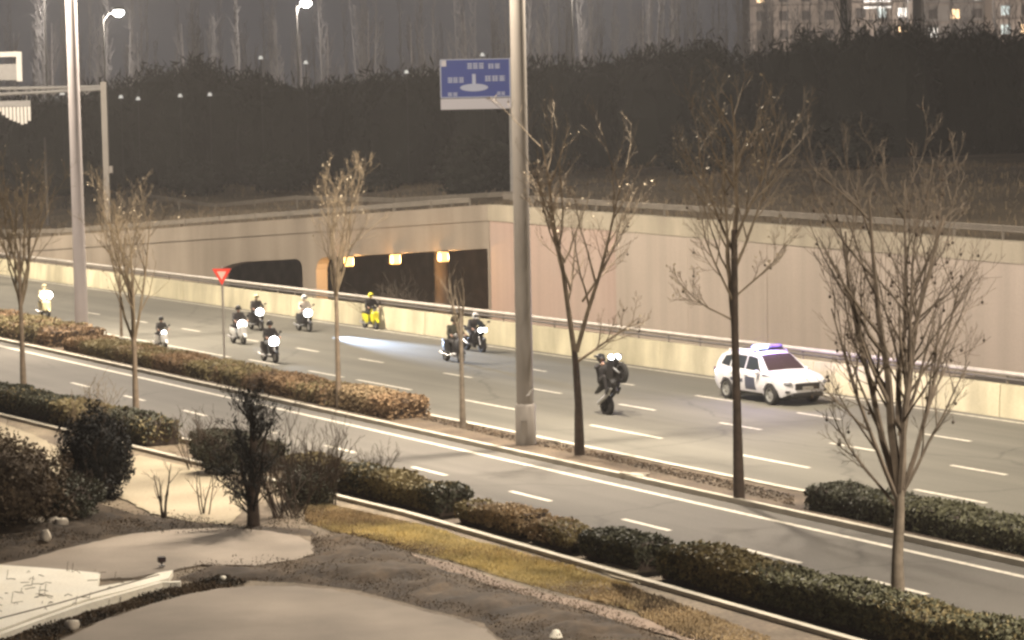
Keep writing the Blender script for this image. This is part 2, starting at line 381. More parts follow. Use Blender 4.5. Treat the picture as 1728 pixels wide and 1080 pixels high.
# upper ground behind the wall
rng = np.random.default_rng(5)
sg = [-60, -20, 10, 30, 45, 60, 75, 90, 105, 120.3, 128, 136, 144, 152, 160, 166.4, 175, 190, 210, 240, 280, 330, 400, 500, 650, 850]
dg = [.46, 1.5, 4, 8, 14, 22, 32, 45, 60, 80, 105, 135, 170, 220, 300, 420, 650]
mb = MB()
for s in sg:
    for d in dg:
        h = Z_top(s) - .12; tgt = 5.2 if s < 170 else 4.2
        k = min(1, d / 30); h = h * (1 - k) + tgt * k + max(0, d - 40) * .012 + (math.sin(s * .13 + d * .07) * .25 + math.sin(s * .05 - d * .11) * .3) * min(1, d / 25)
        mb.v.append(tuple(W(s + d * .12, T_wall(s) + d, h)))
for i in range(len(sg) - 1):
    for j in range(len(dg) - 1): mb.f.append((i * len(dg) + j, (i + 1) * len(dg) + j, (i + 1) * len(dg) + j + 1, i * len(dg) + j + 1)); mb.m.append(0)
setp(mb.build('upper_ground', M['upper'], smooth=60), kind='structure')
def Z_up(x, y):
    s, t = st(Vector((x, y, 0))); s2 = s
    for _ in range(4): s2 = s - (t - T_wall(s2)) * .12
    s = s2; d = t - T_wall(s); h = Z_top(s) - .12; tgt = 5.2 if s < 170 else 4.2
    k = min(1, max(0, d / 30)); return h * (1 - k) + tgt * k + max(0, d - 40) * .012 + (math.sin(s * .13 + d * .07) * .25 + math.sin(s * .05 - d * .11) * .3) * min(1, d / 25)
hz = MB(); hz.box((-40, 330, 23), (900, 1000, 62)); ho = hz.build('haze', M['black']); ho['kind'] = 'stuff'
hm = bpy.data.materials.new('night_haze'); hm.use_nodes = True; nt = hm.node_tree; nt.nodes.remove(nt.nodes['Principled BSDF'])
pv = nt.nodes.new('ShaderNodeVolumePrincipled'); pv.inputs['Density'].default_value = HAZE; pv.inputs['Color'].default_value = (.93, .90, .88, 1)
nt.links.new(pv.outputs['Volume'], nt.nodes['Material Output'].inputs['Volume']); ho.data.materials.clear(); ho.data.materials.append(hm)

# ------------------------------------------------------------------ walls, barrier, portal
def relthing(name, label, cat, org, group=None): return thing(name, label, cat, org, 0, group)
def rebased(mb, org): mb.v = [tuple(Vector(v) - Vector(org)) for v in mb.v]; return mb
org = W(90, 63.5, -1.5)
rw = relthing('retaining_wall', 'tall beige concrete retaining wall with a paler top band along the sunken road', 'wall', org)
x0 = S0
while x0 < PA[0] - .1:
    x1 = min(PA[0], x0 + 6.57); a, b = x0 + .012, x1 - .012; mb = MB()
    wallstrip(mb, [(a, 63.5), (b, 63.5)], R_.uniform(-.012, .012), .4, -4.2, [Z_top(a) - .86, Z_top(b) - .86]); rebased(mb, org).build('wall_panel', M['red_glow_wall' if x0 > 105 else 'concrete'], rw); x0 = x1
mb = MB(); path = [(S0, 63.44), (PA[0], 63.44)]; wallstrip(mb, path, 0, .52, [Z_top(p[0]) - .855 for p in path], [Z_top(p[0]) for p in path]); rebased(mb, org).build('coping', M['coping'], rw)
org = W(140, 58, -1.5)
po = relthing('underpass_portal', 'skewed concrete underpass portal with two dark openings below a sloping parapet', 'underpass', org)
def lint(s):
    l = Z_top(s) - 2.34
    for e0, r in ((120.45, .12), (134.4, .8), (135.6, .6), (143.4, 3.0)):
        d = abs(s - e0)
        if d < r: l -= min(r, .7) * (1 - math.sqrt(max(0, 1 - (1 - d / r) ** 2)))
    return l
cut = sorted(set([120.3, 120.45, 120.5, 120.6, 122, 124, 126, 128, 130, 132, 133.4, 133.6, 133.8, 134.0, 134.15, 134.3, 134.4, 135.6, 135.65, 135.75, 135.9, 136.1, 136.3, 138, 139.5, 140.4, 141.2, 142, 142.6, 143, 143.4, 150, 158, 166.4, 172, 190, 240]))
mb = MB()
for a, b in zip(cut[:-1], cut[1:]):
    c = (a + b) / 2; op = 120.45 < c < 134.4 or 135.6 < c < 143.4
    path = [(a, T_wall(a)), (b, T_wall(b))]
    wallstrip(mb, path, 0, .7, [lint(a), lint(b)] if op else [-6, -6], [Z_top(a) - .855, Z_top(b) - .855])
rebased(mb, org).build('portal_wall', M['portal'], po)
mb = MB(); path = [(s, T_wall(s) - .06) for s in (PA[0] + .01, PB[0], 240)]; wallstrip(mb, path, 0, .52, [Z_top(p[0]) - .852 for p in path], [Z_top(p[0]) for p in path]); rebased(mb, org).build('coping', M['portal'], po)
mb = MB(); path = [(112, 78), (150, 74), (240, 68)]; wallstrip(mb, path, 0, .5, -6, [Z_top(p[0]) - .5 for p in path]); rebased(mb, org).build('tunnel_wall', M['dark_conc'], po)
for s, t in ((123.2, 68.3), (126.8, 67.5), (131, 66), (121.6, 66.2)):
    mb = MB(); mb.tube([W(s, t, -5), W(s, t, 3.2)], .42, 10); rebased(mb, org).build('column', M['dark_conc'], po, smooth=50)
for i, s in enumerate((131.3, 127.4, 123.6)):
    t = T_wall(s) - .22; p = W(s, t, lint(s) - .03)
    la = thing('tunnel_lamp', ['glowing orange lantern under the portal edge beside the pier', 'middle glowing orange lantern over the wide underpass opening', 'glowing orange lantern under the portal edge nearest the red-glow wall'][i], 'lamp', p, HEAD, 'orange lanterns hung in the underpass opening')
    mb = MB(); mb.bevbox((0, 0, -.29), (.52, .44, .54), .05); mb.build('lens', M['lamp_orange'], la)
    mb = MB(); mb.box((0, 0, .02), (.5, .42, .06)); mb.build('bracket', M['black'], la)
    light('lantern_glow', 'POINT', (0, -.38, -.35), 70, (1, .5, .15), la, shadow_soft_size=.12)
    light('lantern_glow', 'POINT', (0, .6, -.3), 480, (1, .55, .2), la, shadow_soft_size=.15)
# low parapet with its handrail
org = W(90, 50.6, 0)
ba = relthing('road_barrier', 'low pale yellow concrete barrier with a metal handrail dividing the two carriageways', 'barrier', org)
bs = [S0, 20, 40, 60, 80, 100, 120, 140, 170, 240, 400]
k = 0; x0 = S0
while x0 < 400:
    x1 = x0 + (5.0 if x0 < 180 else 40.0); j_ = R_.uniform(-.012, .012); a, b = x0 + .02, x1 - .02
    mb = MB(); mb.loft([[W(s, 50.42 + j_, -1.5), W(s, 50.86 + j_, -4.5), W(s, 50.80 + j_, 1.02), W(s, 50.52 + j_, 1.02), W(s, 50.48 + j_, .3)] for s in (a, b)]); rebased(mb, org).build('barrier_segment', M['barrier'], ba)
    x0 = x1
mb = MB(); mb.tube([W(s, 50.62, 1.36) for s in bs], .085, 8); rebased(mb, org).build('handrail', M['rail'], ba, smooth=50)
mb = MB(); mb.tube([W(s, 50.63, 1.19) for s in bs], .05, 6); rebased(mb, org).build('handrail_shade_bar', M['gantry_dark'], ba, smooth=50)  # dark bar added as the shade under the handrail
pm = MB(); pm.box((0, 0, .17), (.07, .07, .32)); pme = pm.mesh('rail_post', M['dark_rail'])
for k in range(70): link('rail_post', pme, ba, W(20 + k * 2.2, 50.64, 1.0) - Vector(org))
# guardrails of the upper road
def guardrail(label, path, zf, hgt=.62, step=3.0):
    org = Vector(path[len(path) // 2]); gr = relthing('guardrail', label, 'guardrail', org, 'guardrails above the wall')
    mb = MB()
    for off, rr in ((0, .05), (-.09, .045), (-.18, .05)):
        mb.tube([Vector(p) + Vector((0, 0, hgt + off - .06)) for p in path], rr, 6)
    rebased(mb, org).build('beam', M['dark_rail'], gr, smooth=60)
    q = MB(); q.box((0, 0, hgt / 2), (.09, .09, hgt)); qm = q.mesh('post', M['dark_rail'])
    L = 0
    for a, b in zip(path[:-1], path[1:]):
        a, b = Vector(a), Vector(b); n = max(1, int((b - a).length / step))
        for k in range(n): link('post', qm, gr, a.lerp(b, k / n) - org)
guardrail('long dark guardrail standing on the retaining wall top beside the wall edge', [W(s, 63.72, Z_top(s) - .02) for s in (20, 60, 90, 119)], None)
guardrail('low dark guardrail along the sloping parapet of the underpass portal', [W(s, T_wall(s) + .22, Z_top(s) - .02) for s in (122, 140, 160, 185)], None, .5)
a, b = along(245, 303, 200), along(868, 331, 139)
gp = []
for k in range(5):
    q = a.lerp(b, k / 4); gp.append((q.x, q.y, Z_up(q.x, q.y) - .02))
guardrail('far guardrail crossing the dark slope behind the portal', gp, None, .85, 6)

# ------------------------------------------------------------------ road lamps
def road_lamp(base, label, r0, r1, m, power, H=19.5, sleeve=True, lit=True):
    lp = thing('street_lamp', label, 'street lamp', base, math.atan2(NY, NX), 'tall lamp posts on the median')
    mb = MB(); mb.tube([(0, 0, .05), (0, 0, 6), (0, 0, H)], [r0, (r0 * .6 + r1 * .4), r1], 14); mb.build('pole', m, lp, smooth=50)
    if sleeve:
        mb = MB(); mb.lathe([(0, 0), (r0 + .045, 0), (r0 + .042, 1.12), (r0 + .01, 1.18), (0, 1.2)], (0, 0, .02), 'Z', 14); sl = mb.build('base_sleeve', m, lp, smooth=40)
        mb = MB(); mb.box((0, 0, .0), (.16, .02, .42)); d = mb.build('service_door', m, sl); d.location = (-.2, -(r0 + .03), .55); d.rotation_euler = (0, 0, -.45)
    for sx in (-1, 1):
        mb = MB(); mb.tube([(0, 0, H - .9), (sx * .5, 0, H - .2), (sx * 1.3, 0, H + .1), (sx * 2.2, 0, H + .2)], [.09, .08, .07, .06], 8); mb.build('arm', m, lp, smooth=50)
        mb = MB(); mb.bevbox((sx * 2.5, 0, H + .2), (.9, .36, .14), .05); hd = mb.build('lamp_head', m, lp)
        mb = MB(); mb.box((sx * 2.5, 0, H + .115), (.7, .28, .02)); mb.build('lens', M['lamp'], hd)
        if lit:
            l = light('lamp_light', 'SPOT', (sx * 2.5, 0, H + .07), power * (1.3 if sx > 0 else .95), LAMP_COL, lp, None, spot_size=math.radians(168), spot_blend=.35, shadow_soft_size=.35)
            l.rotation_euler = Euler((0, -sx * .5 if sx > 0 else .45, 0))
    return lp
LAMPS = [road_lamp(W(64.3, 35.0, .1), 'thick beige lamp post with a wider base sleeve beside the median hedge gap', .255, .205, M['pole'], LAMP_W),
         road_lamp(W(109.1, 36.9, .1), 'pale white lamp post rising out of the long brown median hedge', .30, .235, M['pole_pale'], LAMP_W, sleeve=False)]
l3 = road_lamp(W(19.5, 35.0, .1), 'thick beige lamp post further down the median past the view', .255, .205, M['pole'], LAMP_W)
l4 = road_lamp(W(154, 36.9, .1), 'pale lamp post far back along the median', .30, .235, M['pole_pale'], LAMP_W, sleeve=False)
mb = MB(); p = W(64.3, 35.0, 2.05)
mb.add([(0, 0, 0), (.12, 0, .16), (.22, .02, .22), (.10, .0, .02)], [(0, 1, 2, 3)]); mb.add([(0, .01, 0), (.12, .01, .16), (.22, .03, .22), (.10, .01, .02)], [(3, 2, 1, 0)])
nt_ = mb.build('paper_scrap', M['white_fairing'], None); nt_.location = (p.x + .02, p.y - .30, 1.55); setp(nt_, 'torn scrap of white paper stuck to the thick beige lamp post', 'paper scrap')

# ------------------------------------------------------------------ trees
def rvec(r): return Vector((r.uniform(-1, 1), r.uniform(-1, 1), r.uniform(-1, 1)))
def grow(mb, tips, r, p, d, L, rad, lvl, maxl, up=.12, wob=.16, kids=(5, 4, 3), nside=5, angle=(.45, .8)):
    n = 5 if lvl < 2 else 3
    pts = [p.copy()]; q = p.copy(); d = d.normalized(); dirs = [d.copy()]
    for i in range(n):
        d = (d + rvec(r) * wob + Vector((0, 0, up))).normalized(); q = q + d * (L / n); pts.append(q.copy()); dirs.append(d.copy())
    rads = [max(.0042, rad * (1 - .75 * i / n)) for i in range(n + 1)]
    mb.tube(pts, rads, nside if lvl == 0 else (4 if lvl == 1 else 3), caps=False)
    tips.append(q.copy())
    if lvl >= maxl: return
    K = kids[min(lvl, len(kids) - 1)]
    for k in range(K):
        f = .22 + .76 * (k + r.random() * .8) / K
        i = min(n - 1, int(f * n)); bp = pts[i].lerp(pts[i + 1], f * n - i)
        dd = dirs[i + 1]; ax = dd.cross(rvec(r)).normalized(); a = r.uniform(*angle)
        nd = (Matrix.Rotation(a, 3, ax) @ dd)
        grow(mb, tips, r, bp, nd, L * r.uniform(.34, .56) * (1.05 - f * .35), max(.0055, rads[i] * .55), lvl + 1, maxl, up, wob, kids, nside, angle)
def bare_tree(name, label, base, trunk, limbs, seed, mt, mtw, r0=.1, kids=(6, 4, 3), maxl=3, leaves=0, leafm='bud', seeds=0, group='bare roadside trees', up=.12, cat='tree', stubs=()):
    """trunk: points from the base up; limbs: (start point, direction, length, radius)"""
    r = random.Random(seed); t = thing(name, label, cat, base, 0, group)
    mb = MB(); n = len(trunk)
    mb.tube([Vector(trunk[0]) - Vector((0, 0, .05))] + [Vector(p) for p in trunk[1:]], [r0 * (1.25 if i == 0 else 1 - .35 * i / (n - 1)) for i in range(n)], 9, caps=True)
    for (p, q, ra) in stubs: mb.tube([p, Vector(p).lerp(Vector(q), .5) + rvec(r) * .04, q], [ra, ra * .85, ra * .7], 7)
    mb.build('trunk', mt, t, smooth=60)
    mb = MB(); tips = []
    for (p, d, L, ra) in limbs: grow(mb, tips, r, Vector(p), Vector(d), L, ra, 0, maxl, up, .15, kids)
    c = mb.build('crown', mtw, t); c['kind'] = 'stuff'
    rg = np.random.default_rng(seed)
    if leaves:
        P = np.array([tips[r.randrange(len(tips))] for _ in range(leaves)]); P = P + rg.normal(0, .04, P.shape)
        l = link('dry_leaves', quads('dry_leaves', leaf_quads(P, .045, rg, .6), M[leafm]), t); l['kind'] = 'stuff'
    if seeds:
        mb = MB()
        for _ in range(seeds):
            q = tips[r.randrange(len(tips))]; mb.tube([q, q + Vector((0, 0, -.10))], .006, 3, caps=False); mb.ell(q + V((0, 0, -.12)), (.030, .026, .034), 6, 4)
        l = mb.build('seed_balls', M['seed'], t); l['kind'] = 'stuff'
    return t
V = Vector
# the three large trees: the forks follow the photograph
b = at(978, 768, .1)
bare_tree('bare_tree', 'dark forked bare tree beside the lamp post, with one low branch to the right', b,
    [(0, 0, 0), (-.01, 0, 1.5), (-.06, .02, 2.55), (-.10, .0, 2.95)],
    [((-.10, 0, 2.9), (-.14, .05, 1), 6.0, .088), ((-.04, 0, 2.9), (.16, -.05, 1), 5.6, .075), ((-.02, 0, 2.62), (.95, .1, .62), 2.1, .05), ((-.15, 0, 4.6), (-.45, .2, .9), 3.0, .04), ((.15, 0, 4.3), (.5, -.2, .9), 2.8, .04), ((-.3, 0, 5.4), (-.7, -.2, 1), 2.4, .035)],
    11, M['bark_dark'], M['twig_mid'], .125, (9, 5, 4), 3, 110, seeds=12)
b = at(1247, 842, .1)
bare_tree('bare_tree', 'tall dark bare tree standing right in front of the white police car', b,
    [(0, 0, 0), (-.02, 0, 2.2), (-.05, 0, 4.2), (-.03, .0, 6.6)],
    [((-.04, 0, 6.4), (.02, .05, 1), 3.5, .075), ((-.06, 0, 3.9), (-.09, 0, 1), 5.0, .06), ((-.04, 0, 5.6), (.35, .2, .9), 3.6, .045), ((-.05, 0, 4.8), (-.5, -.3, .8), 3.0, .035), ((-.03, 0, 6.0), (-.4, .2, .9), 3.2, .045), ((-.03, 0, 6.3), (.3, -.3, 1), 3.2, .045), ((0, 0, 5.0), (.8, .1, .5), 2.0, .03), ((-.1, 0, 4.4), (-.9, .1, .45), 1.7, .028)],
    23, M['bark_dark'], M['twig_mid'], .118, (8, 5, 4), 3, 170, seeds=16)
b = at(1515, 1030, .12)
bare_tree('bare_tree', 'large grey vase-shaped bare tree rooted in the dark front hedge', b,
    [(0, 0, 0), (.0, 0, 1.0), (.05, 0, 1.9), (.06, 0, 2.35)],
    [((.05, 0, 2.3), (-.01, 0, 1), 5.6, .10), ((.09, 0, 2.3), (.13, .15, 1), 5.2, .085), ((.02, 0, 2.25), (-.17, .1, 1), 5.0, .08), ((.08, 0, 2.15), (.38, -.1, 1), 4.3, .06), ((0, 0, 2.1), (-.5, -.1, 1), 3.9, .055), ((.05, .04, 2.3), (.06, .35, 1), 4.6, .06), ((.05, -.04, 2.25), (-.05, -.35, 1), 4.2, .06), ((-.04, 0, 2.0), (-.9, .1, .9), 2.2, .035), ((.1, 0, 2.2), (.75, .1, 1), 2.8, .04), ((.06, 0, 3.3), (.25, -.2, 1), 4.4, .05), ((.03, 0, 3.5), (-.1, .2, 1), 4.6, .06)],
    31, M['bark_grey'], M['twig_brown'], .125, (8, 5, 3), 3, 0, leafm='bud', seeds=90)
# the slimmer ones
def slim(px, py, label, H, seed, bark, twig, fork=2.8, r0=.085, kids=(7, 4, 3), leaves=30, n=6, z=.1, spread=.3, seeds=0, lean=0.0, maxl=3, up=.14):
    b = at(px, py, z); r = random.Random(seed); limbs = []
    for k in range(n):
        a = 2 * PI * k / n + r.random(); h = fork + (H - fork) * (0.0 if k < 3 else .32 * r.random())
        limbs.append(((lean * h / H * .5, 0, h), (math.cos(a) * spread * r.uniform(.5, 1.4), math.sin(a) * spread * r.uniform(.5, 1.4), 1), (H - h) * r.uniform(.62, .9), r0 * r.uniform(.4, .6)))
    return bare_tree('bare_tree', label, b, [(0, 0, 0), (lean * .2, 0, fork * .5), (lean * .5, 0, fork), (lean * .8, 0, fork + (H - fork) * .36)], limbs, seed, bark, twig, r0, kids, maxl, leaves, seeds=seeds, up=up)
slim(572, 690, 'slender tan bare tree growing from the clipped end block of the brown median hedge', 8.2, 41, M['bark_tan'], M['twig'], 3.6, .085, leaves=60)
slim(781, 722, 'slim bare tree with a straight dark trunk in front of the paired motorbikes', 5.6, 42, M['bark_grey'], M['twig_mid'], 2.6, .085, leaves=0, spread=.2, n=3, kids=(3, 2), maxl=2)
slim(230, 703, 'leaning tan bare tree on the side-road verge in front of the small white scooter', 8.0, 43, M['bark_tan'], M['twig'], 2.4, .10, leaves=60, n=6, spread=.33)
slim(40, 662, 'tan bare tree with a bushy crown on the side-road verge at the far hedge end', 8.6, 44, M['bark_tan'], M['twig'], 3.0, .10, leaves=120, n=9, spread=.4)
slim(-40, 640, 'tan bare tree with a bushy crown on the verge next to the frame edge', 8.2, 45, M['bark_tan'], M['twig'], 2.8, .10, leaves=120, n=9, spread=.42)
slim(205, 566, 'faint thin bare tree on the median behind the pale lamp post', 7.2, 46, M['bark_tan'], M['twig'], 2.2, .06, leaves=60, n=6, spread=.35)
# saplings and twiggy shrubs at the near side
def twiggy(px, py, label, H, seed, n, m, spread=.5, r0=.018, z=0.0, maxl=2, kids=(5, 3), name='bare_shrub', cat='shrub', group='bare shrubs in the front bed', up=.1, xs=.12):
    b = at(px, py, z); r = random.Random(seed); t = thing(name, label, cat, b, 0, group); mb = MB(); tips = []
    for k in range(n):
        grow(mb, tips, r, V((r.uniform(-xs, xs), r.uniform(-xs, xs), -.03)), V((r.uniform(-spread, spread), r.uniform(-spread, spread), 1)), H * r.uniform(.65, 1.05), r0 * r.uniform(.7, 1.2), 0, maxl, up, .14, kids, 4)
    mb.build('stems', m, t)['kind'] = 'stuff'; return t
twiggy(276, 872, 'dark V-forked sapling standing between the round dark shrub and the shaggy tree', 1.35, 51, 3, M['twig_dark'], .45, .035, kids=(3, 2), xs=.05)
twiggy(345, 868, 'thin dark twiggy sapling close to the shaggy tree', 1.2, 52, 4, M['twig_dark'], .3, .02, kids=(3, 2))
twiggy(490, 870, 'spreading bare shrub leaning away from the shaggy dark tree over the side road', 2.5, 53, 20, M['twig_dark'], .7, .022, kids=(6, 3), xs=.4)
twiggy(545, 850, 'lower bare shrub between the shaggy tree and the path kerb', 1.8, 54, 18, M['twig_dark'], .6, .02, kids=(6, 3), xs=.4)
twiggy(345, 790, 'fine bare shrub beside the side road behind the shaggy tree', 1.5, 55, 9, M['twig_dark'], .45, .016, xs=.5)
twiggy(150, 745, 'fine brown bare shrub behind the round dark shrub by the side road', 1.7, 56, 12, M['twig'], .5, .016, xs=.7)
twiggy(455, 668, 'bare dark shrub rising out of the median hedge below the black scooters', 1.0, 57, 14, M['twig_dark'], .5, .016, xs=.6, group=None)
twiggy(640, 815, 'fine bare shrub at the hedge end along the path kerb', 1.0, 58, 10, M['twig_dark'], .6, .014, xs=.4)
q = W(110.5, 52.6, -2.6)
for k, (ds, dt, hh) in enumerate(((0, 0, 4.2), (4, .6, 4.0), (8, .5, 3.6))):
    b = W(107.5 + ds, 52.4 + dt, Z_opp(107.5 + ds)); t = thing('bare_shrub', ['grey bare shrub behind the barrier before the red-glow wall end', 'grey bare shrub behind the barrier under the orange lantern by the wall', 'grey bare shrub behind the barrier in mid opening'][k], 'shrub', b, 0, 'grey shrubs behind the barrier'); mb = MB(); rr = random.Random(300 + k)
    for _ in range(26): grow(mb, [], rr, V((rr.uniform(-1.4, 1.4), rr.uniform(-.5, .5), 0)), V((rr.uniform(-.35, .35), rr.uniform(-.3, .3), 1)), hh * rr.uniform(.7, 1.05), .03, 0, 2, .08, .14, (7, 4), 4)
    mb.build('stems', M['bark_grey'], t)['kind'] = 'stuff'
# shaggy dark tree
b = at(428, 890, 0); t = thing('shaggy_tree', 'shaggy dark evergreen tree with a thick trunk and ragged top in the front bed', 'tree', b)
mb = MB(); mb.tube([(0, 0, -.05), (.0, 0, .8), (.05, 0, 1.8), (.02, 0, 2.9)], [.17, .13, .10, .04], 9); mb.tube([(.0, 0, .5), (.22, 0, 1.3), (.34, 0, 2.2)], [.08, .06, .03], 7); mb.tube([(0, 0, .3), (-.2, .1, 1.1), (-.3, .1, 1.7)], [.07, .05, .03], 7)
mb.build('trunk', M['bark_dark'], t, smooth=60)
mb = MB(); r = random.Random(61); tips = []
for k in range(30):
    z = .15 + 2.5 * k / 30; a = r.uniform(0, 2 * PI); f = r.uniform(.5, 1.0) * (1 if z < 2 else .6)
    grow(mb, tips, r, V((.02, 0, z)), V((math.cos(a) * f, math.sin(a) * f, r.uniform(.35, 1.2))), r.uniform(.6, 1.35), .03, 0, 2, .1, .22, (7, 4), 4)
mb.build('branches', M['leaf_black'], t)['kind'] = 'stuff'
rg = np.random.default_rng(61); T = np.array(tips)[rg.integers(0, len(tips), 1700)]; T = T + rg.normal(0, .05, T.shape)
l = link('foliage', quads('foliage', leaf_quads(T, .075, rg, .22, .6), M['leaf_black']), t); l['kind'] = 'stuff'
# rounded shrubs
def round_shrub(px, py, rx, rz, label, n, m, size=.07, seed=1, name='round_shrub', z=0.0, group=None, ry=None, core=True, cm=None, b=None):
    n = int(n * (2.2 if size < .2 else 1))
    b = at(px, py, z) if b is None else b; rg = np.random.default_rng(seed); t = thing(name, label, 'shrub', b, 0, group); ry = ry or rx
    q = rg.normal(size=(n, 3)); q /= np.linalg.norm(q, axis=1)[:, None]
    lump = 1 + (.24 if size < .2 else .13) * np.sin(q[:, 0] * 5 + seed) * np.cos(q[:, 2] * 4 + q[:, 1] * 3 + seed) + .08 * np.sin(q[:, 1] * 9 + q[:, 2] * 7)
    P = q * lump[:, None] * rg.uniform(.72, 1.04, n)[:, None] * [rx, ry, rz * .62] + [0, 0, rz * .5]
    P = P[P[:, 2] > -.02]; size = size * (.62 if size < .2 else 1)
    l = link('foliage', quads('foliage', leaf_quads(P, size, rg, .6), M[m]), t); l['kind'] = 'stuff'
    if size < .2:
        mb = MB(); rr = random.Random(seed * 3)
        for _ in range(26):
            a = rr.uniform(0, 2 * PI); q = V((math.cos(a) * rx * rr.uniform(.1, .75), math.sin(a) * ry * rr.uniform(.1, .75), rz * rr.uniform(.25, .7)))
            grow(mb, [], rr, q, V((math.cos(a) * .6, math.sin(a) * .6, rr.uniform(.4, 1.3))), rr.uniform(.45, .95), .012, 0, 2, .08, .2, (5, 3), 4)
        mb.build('bare_stems', M['twig_dark'], t)['kind'] = 'stuff'
    if core:
        mb = MB(); mb.ell((0, 0, rz * .5), (rx * .72, ry * .72, rz * .46), 12, 8); mb.build('branch_core', M[cm or 'bark_dark'], t)
    return t
round_shrub(165, 838, .95, 2.0, 'round near-black evergreen shrub in the front bed beside the pale path', 3800, 'leaf_black', .075, 71, cm='leaf_black')
M['leaf_umber'] = mat('leaf_umber', (.085, .062, .038), .8, var=.45, scale=1.6)
round_shrub(30, 890, 1.35, 1.9, 'wide brown leafy shrub next to the round near-black shrub', 3600, 'leaf_umber', .08, 72, cm='soil')
round_shrub(110, 880, .9, 1.0, 'low dark shrub in front of the round near-black shrub', 2200, 'leaf_dark', .07, 73)
round_shrub(-55, 850, 1.2, 1.9, 'russet shrub half out of view behind the white stones', 2400, 'leaf_umber', .08, 74, cm='soil')
round_shrub(370, 798, .62, 1.0, 'small round dark shrub just behind the shaggy tree', 1500, 'leaf_dark', .06, 75)
round_shrub(520, 850, .75, .9, 'low dark brown shrub beside the shaggy tree and path kerb', 1700, 'leaf_dark', .06, 76)

# ------------------------------------------------------------------ hedges
def hedge(s0, s1, t0, t1, h, label, mats, seed, n, group, z=.1, size=.055, wave=.06, tail=0.12, taper_t=None):
    rg = np.random.default_rng(seed); org = W((s0 + s1) / 2, (t0 + t1) / 2, z); L = s1 - s0; D = t1 - t0
    def prof(u): return h * (1 + wave * (np.sin(u * L * 1.3 + seed) + .6 * np.sin(u * L * 2.9 + 2 * seed)))
    areas = np.array([L * D * 1.2, L * h * 1.4, L * h * .5, D * h * 1.2, D * h * 1.2]); areas /= areas.sum()
    face = rg.choice(5, n, p=areas); u, v, w = rg.random(n), rg.random(n), rg.random(n)
    dep = rg.exponential(.035, n)
    hh = prof(u)
    a = u.copy(); bq = v.copy(); zz = w * hh
    top = face == 0; zz[top] = hh[top] - dep[top] + rg.normal(0, .02, top.sum())
    fr = face == 1; bq[fr] = dep[fr] / D; bk = face == 2; bq[bk] = 1 - dep[bk] / D
    e0 = face == 3; a[e0] = dep[e0] / L; e1 = face == 4; a[e1] = 1 - dep[e1] / L
    # rounded shoulders
    edge = np.minimum(bq, 1 - bq) * D; zz -= np.where(edge < .16, (.16 - edge) ** 2 * 3.0, 0) * (zz > hh * .7)
    ends = np.minimum(a, 1 - a) * L; zz -= np.where(ends < .2, (.2 - ends) ** 2 * 3.0, 0) * (zz > hh * .7)
    S = s0 + a * L; T = t0 + bq * D
    tt = (lambda s: 0.0) if taper_t is None else taper_t
    T = T + np.array([tt(x) for x in S])
    P = np.stack([UX * S + NX * T - org.x, UY * S + NY * T - org.y, zz], 1)
    t = thing('hedge', label, 'hedge', org, 0, group)
    mi = (rg.random(n) < .35).astype(int) if len(mats) > 1 else None
    if len(mats) > 1:
        k = np.sin(S * 1.1 + seed) + np.sin(S * .47 + 2 * seed) + rg.normal(0, .5, n); mi = (k > .3).astype(int)
    l = link('foliage', quads('foliage', leaf_quads(P, size, rg, .6), [M[m] for m in mats], mi), t); l['kind'] = 'stuff'
    mb = MB(); k = max(2, int(L / 1.2)); secs = []
    for i in range(k + 1):
        uu = i / k; s = s0 + .08 + uu * (L - .16); hh = float(prof(np.array([uu]))[0]) - .09; o_ = tt(s)
        secs.append([W(s, t0 + .09 + o_, z - .1) - org, W(s, t1 - .09 + o_, z - .1) - org, W(s, t1 - .13 + o_, z + hh) - org, W(s, t0 + .13 + o_, z + hh) - org])
    mb.loft(secs); mb.build('branch_core', M['bark_dark'], t)
    return t
GM, GV = 'hedges on the median', 'hedges along the side-road verge'
hedge(88.0, 104.6, 34.5, 36.3, .56, 'long olive and brown median hedge at the foot of the pale lamp post', ['leaf_olive', 'leaf_brown'], 1, 15000, GM, size=.06, taper_t=lambda s: 0.0)
hedge(77.6, 87.4, 34.5, 36.1, .58, 'russet median hedge between the shaggy tree top and the yield sign', ['leaf_brown', 'leaf_olive'], 2, 9500, GM, size=.06)
hedge(72.3, 77.2, 34.5, 35.9, .68, 'clipped tan end block of the brown median hedge', ['leaf_tan', 'leaf_brown'], 3, 6500, GM, wave=.03)
hedge(106, 126, 34.5, 37.0, .75, 'far brown median hedge beyond the pale lamp post', ['leaf_olive', 'leaf_brown'], 4, 8000, GM, size=.07)
hedge(24, 49.6, 34.5, 35.8, .58, 'long dark green median hedge opposite the front hedge', ['leaf_green', 'leaf_dark'], 5, 22000, GM)
hedge(27, 44.3, 27.1, 28.2, .60, 'long dark green front hedge around the grey vase-shaped tree', ['leaf_green', 'leaf_olive', ], 6, 24000, GV, size=.05, wave=.07)
hedge(45.1, 47.5, 27.1, 28.1, .50, 'short dark hedge block with a rounded underside beside the front hedge gap', ['leaf_dark', 'leaf_green'], 7, 3200, GV, size=.05)
hedge(50.2, 53.4, 27.1, 28.0, .46, 'low olive brown hedge stretch by the dry yellow grass', ['leaf_olive', 'leaf_tan'], 8, 3600, GV, size=.045, wave=.16)
hedge(47.9, 49.9, 27.1, 27.9, .38, 'low thin tan hedge stub between two gaps of the front verge', ['leaf_tan', 'leaf_olive'], 12, 1700, GV, size=.045, wave=.2)
hedge(54.2, 62.5, 27.05, 28.05, .58, 'dark hedge stretch behind the shaggy tree reaching the bare hedge end', ['leaf_dark', 'leaf_olive'], 9, 8500, GV, size=.055, wave=.09, taper_t=lambda s: T_near(s) - 26.65)
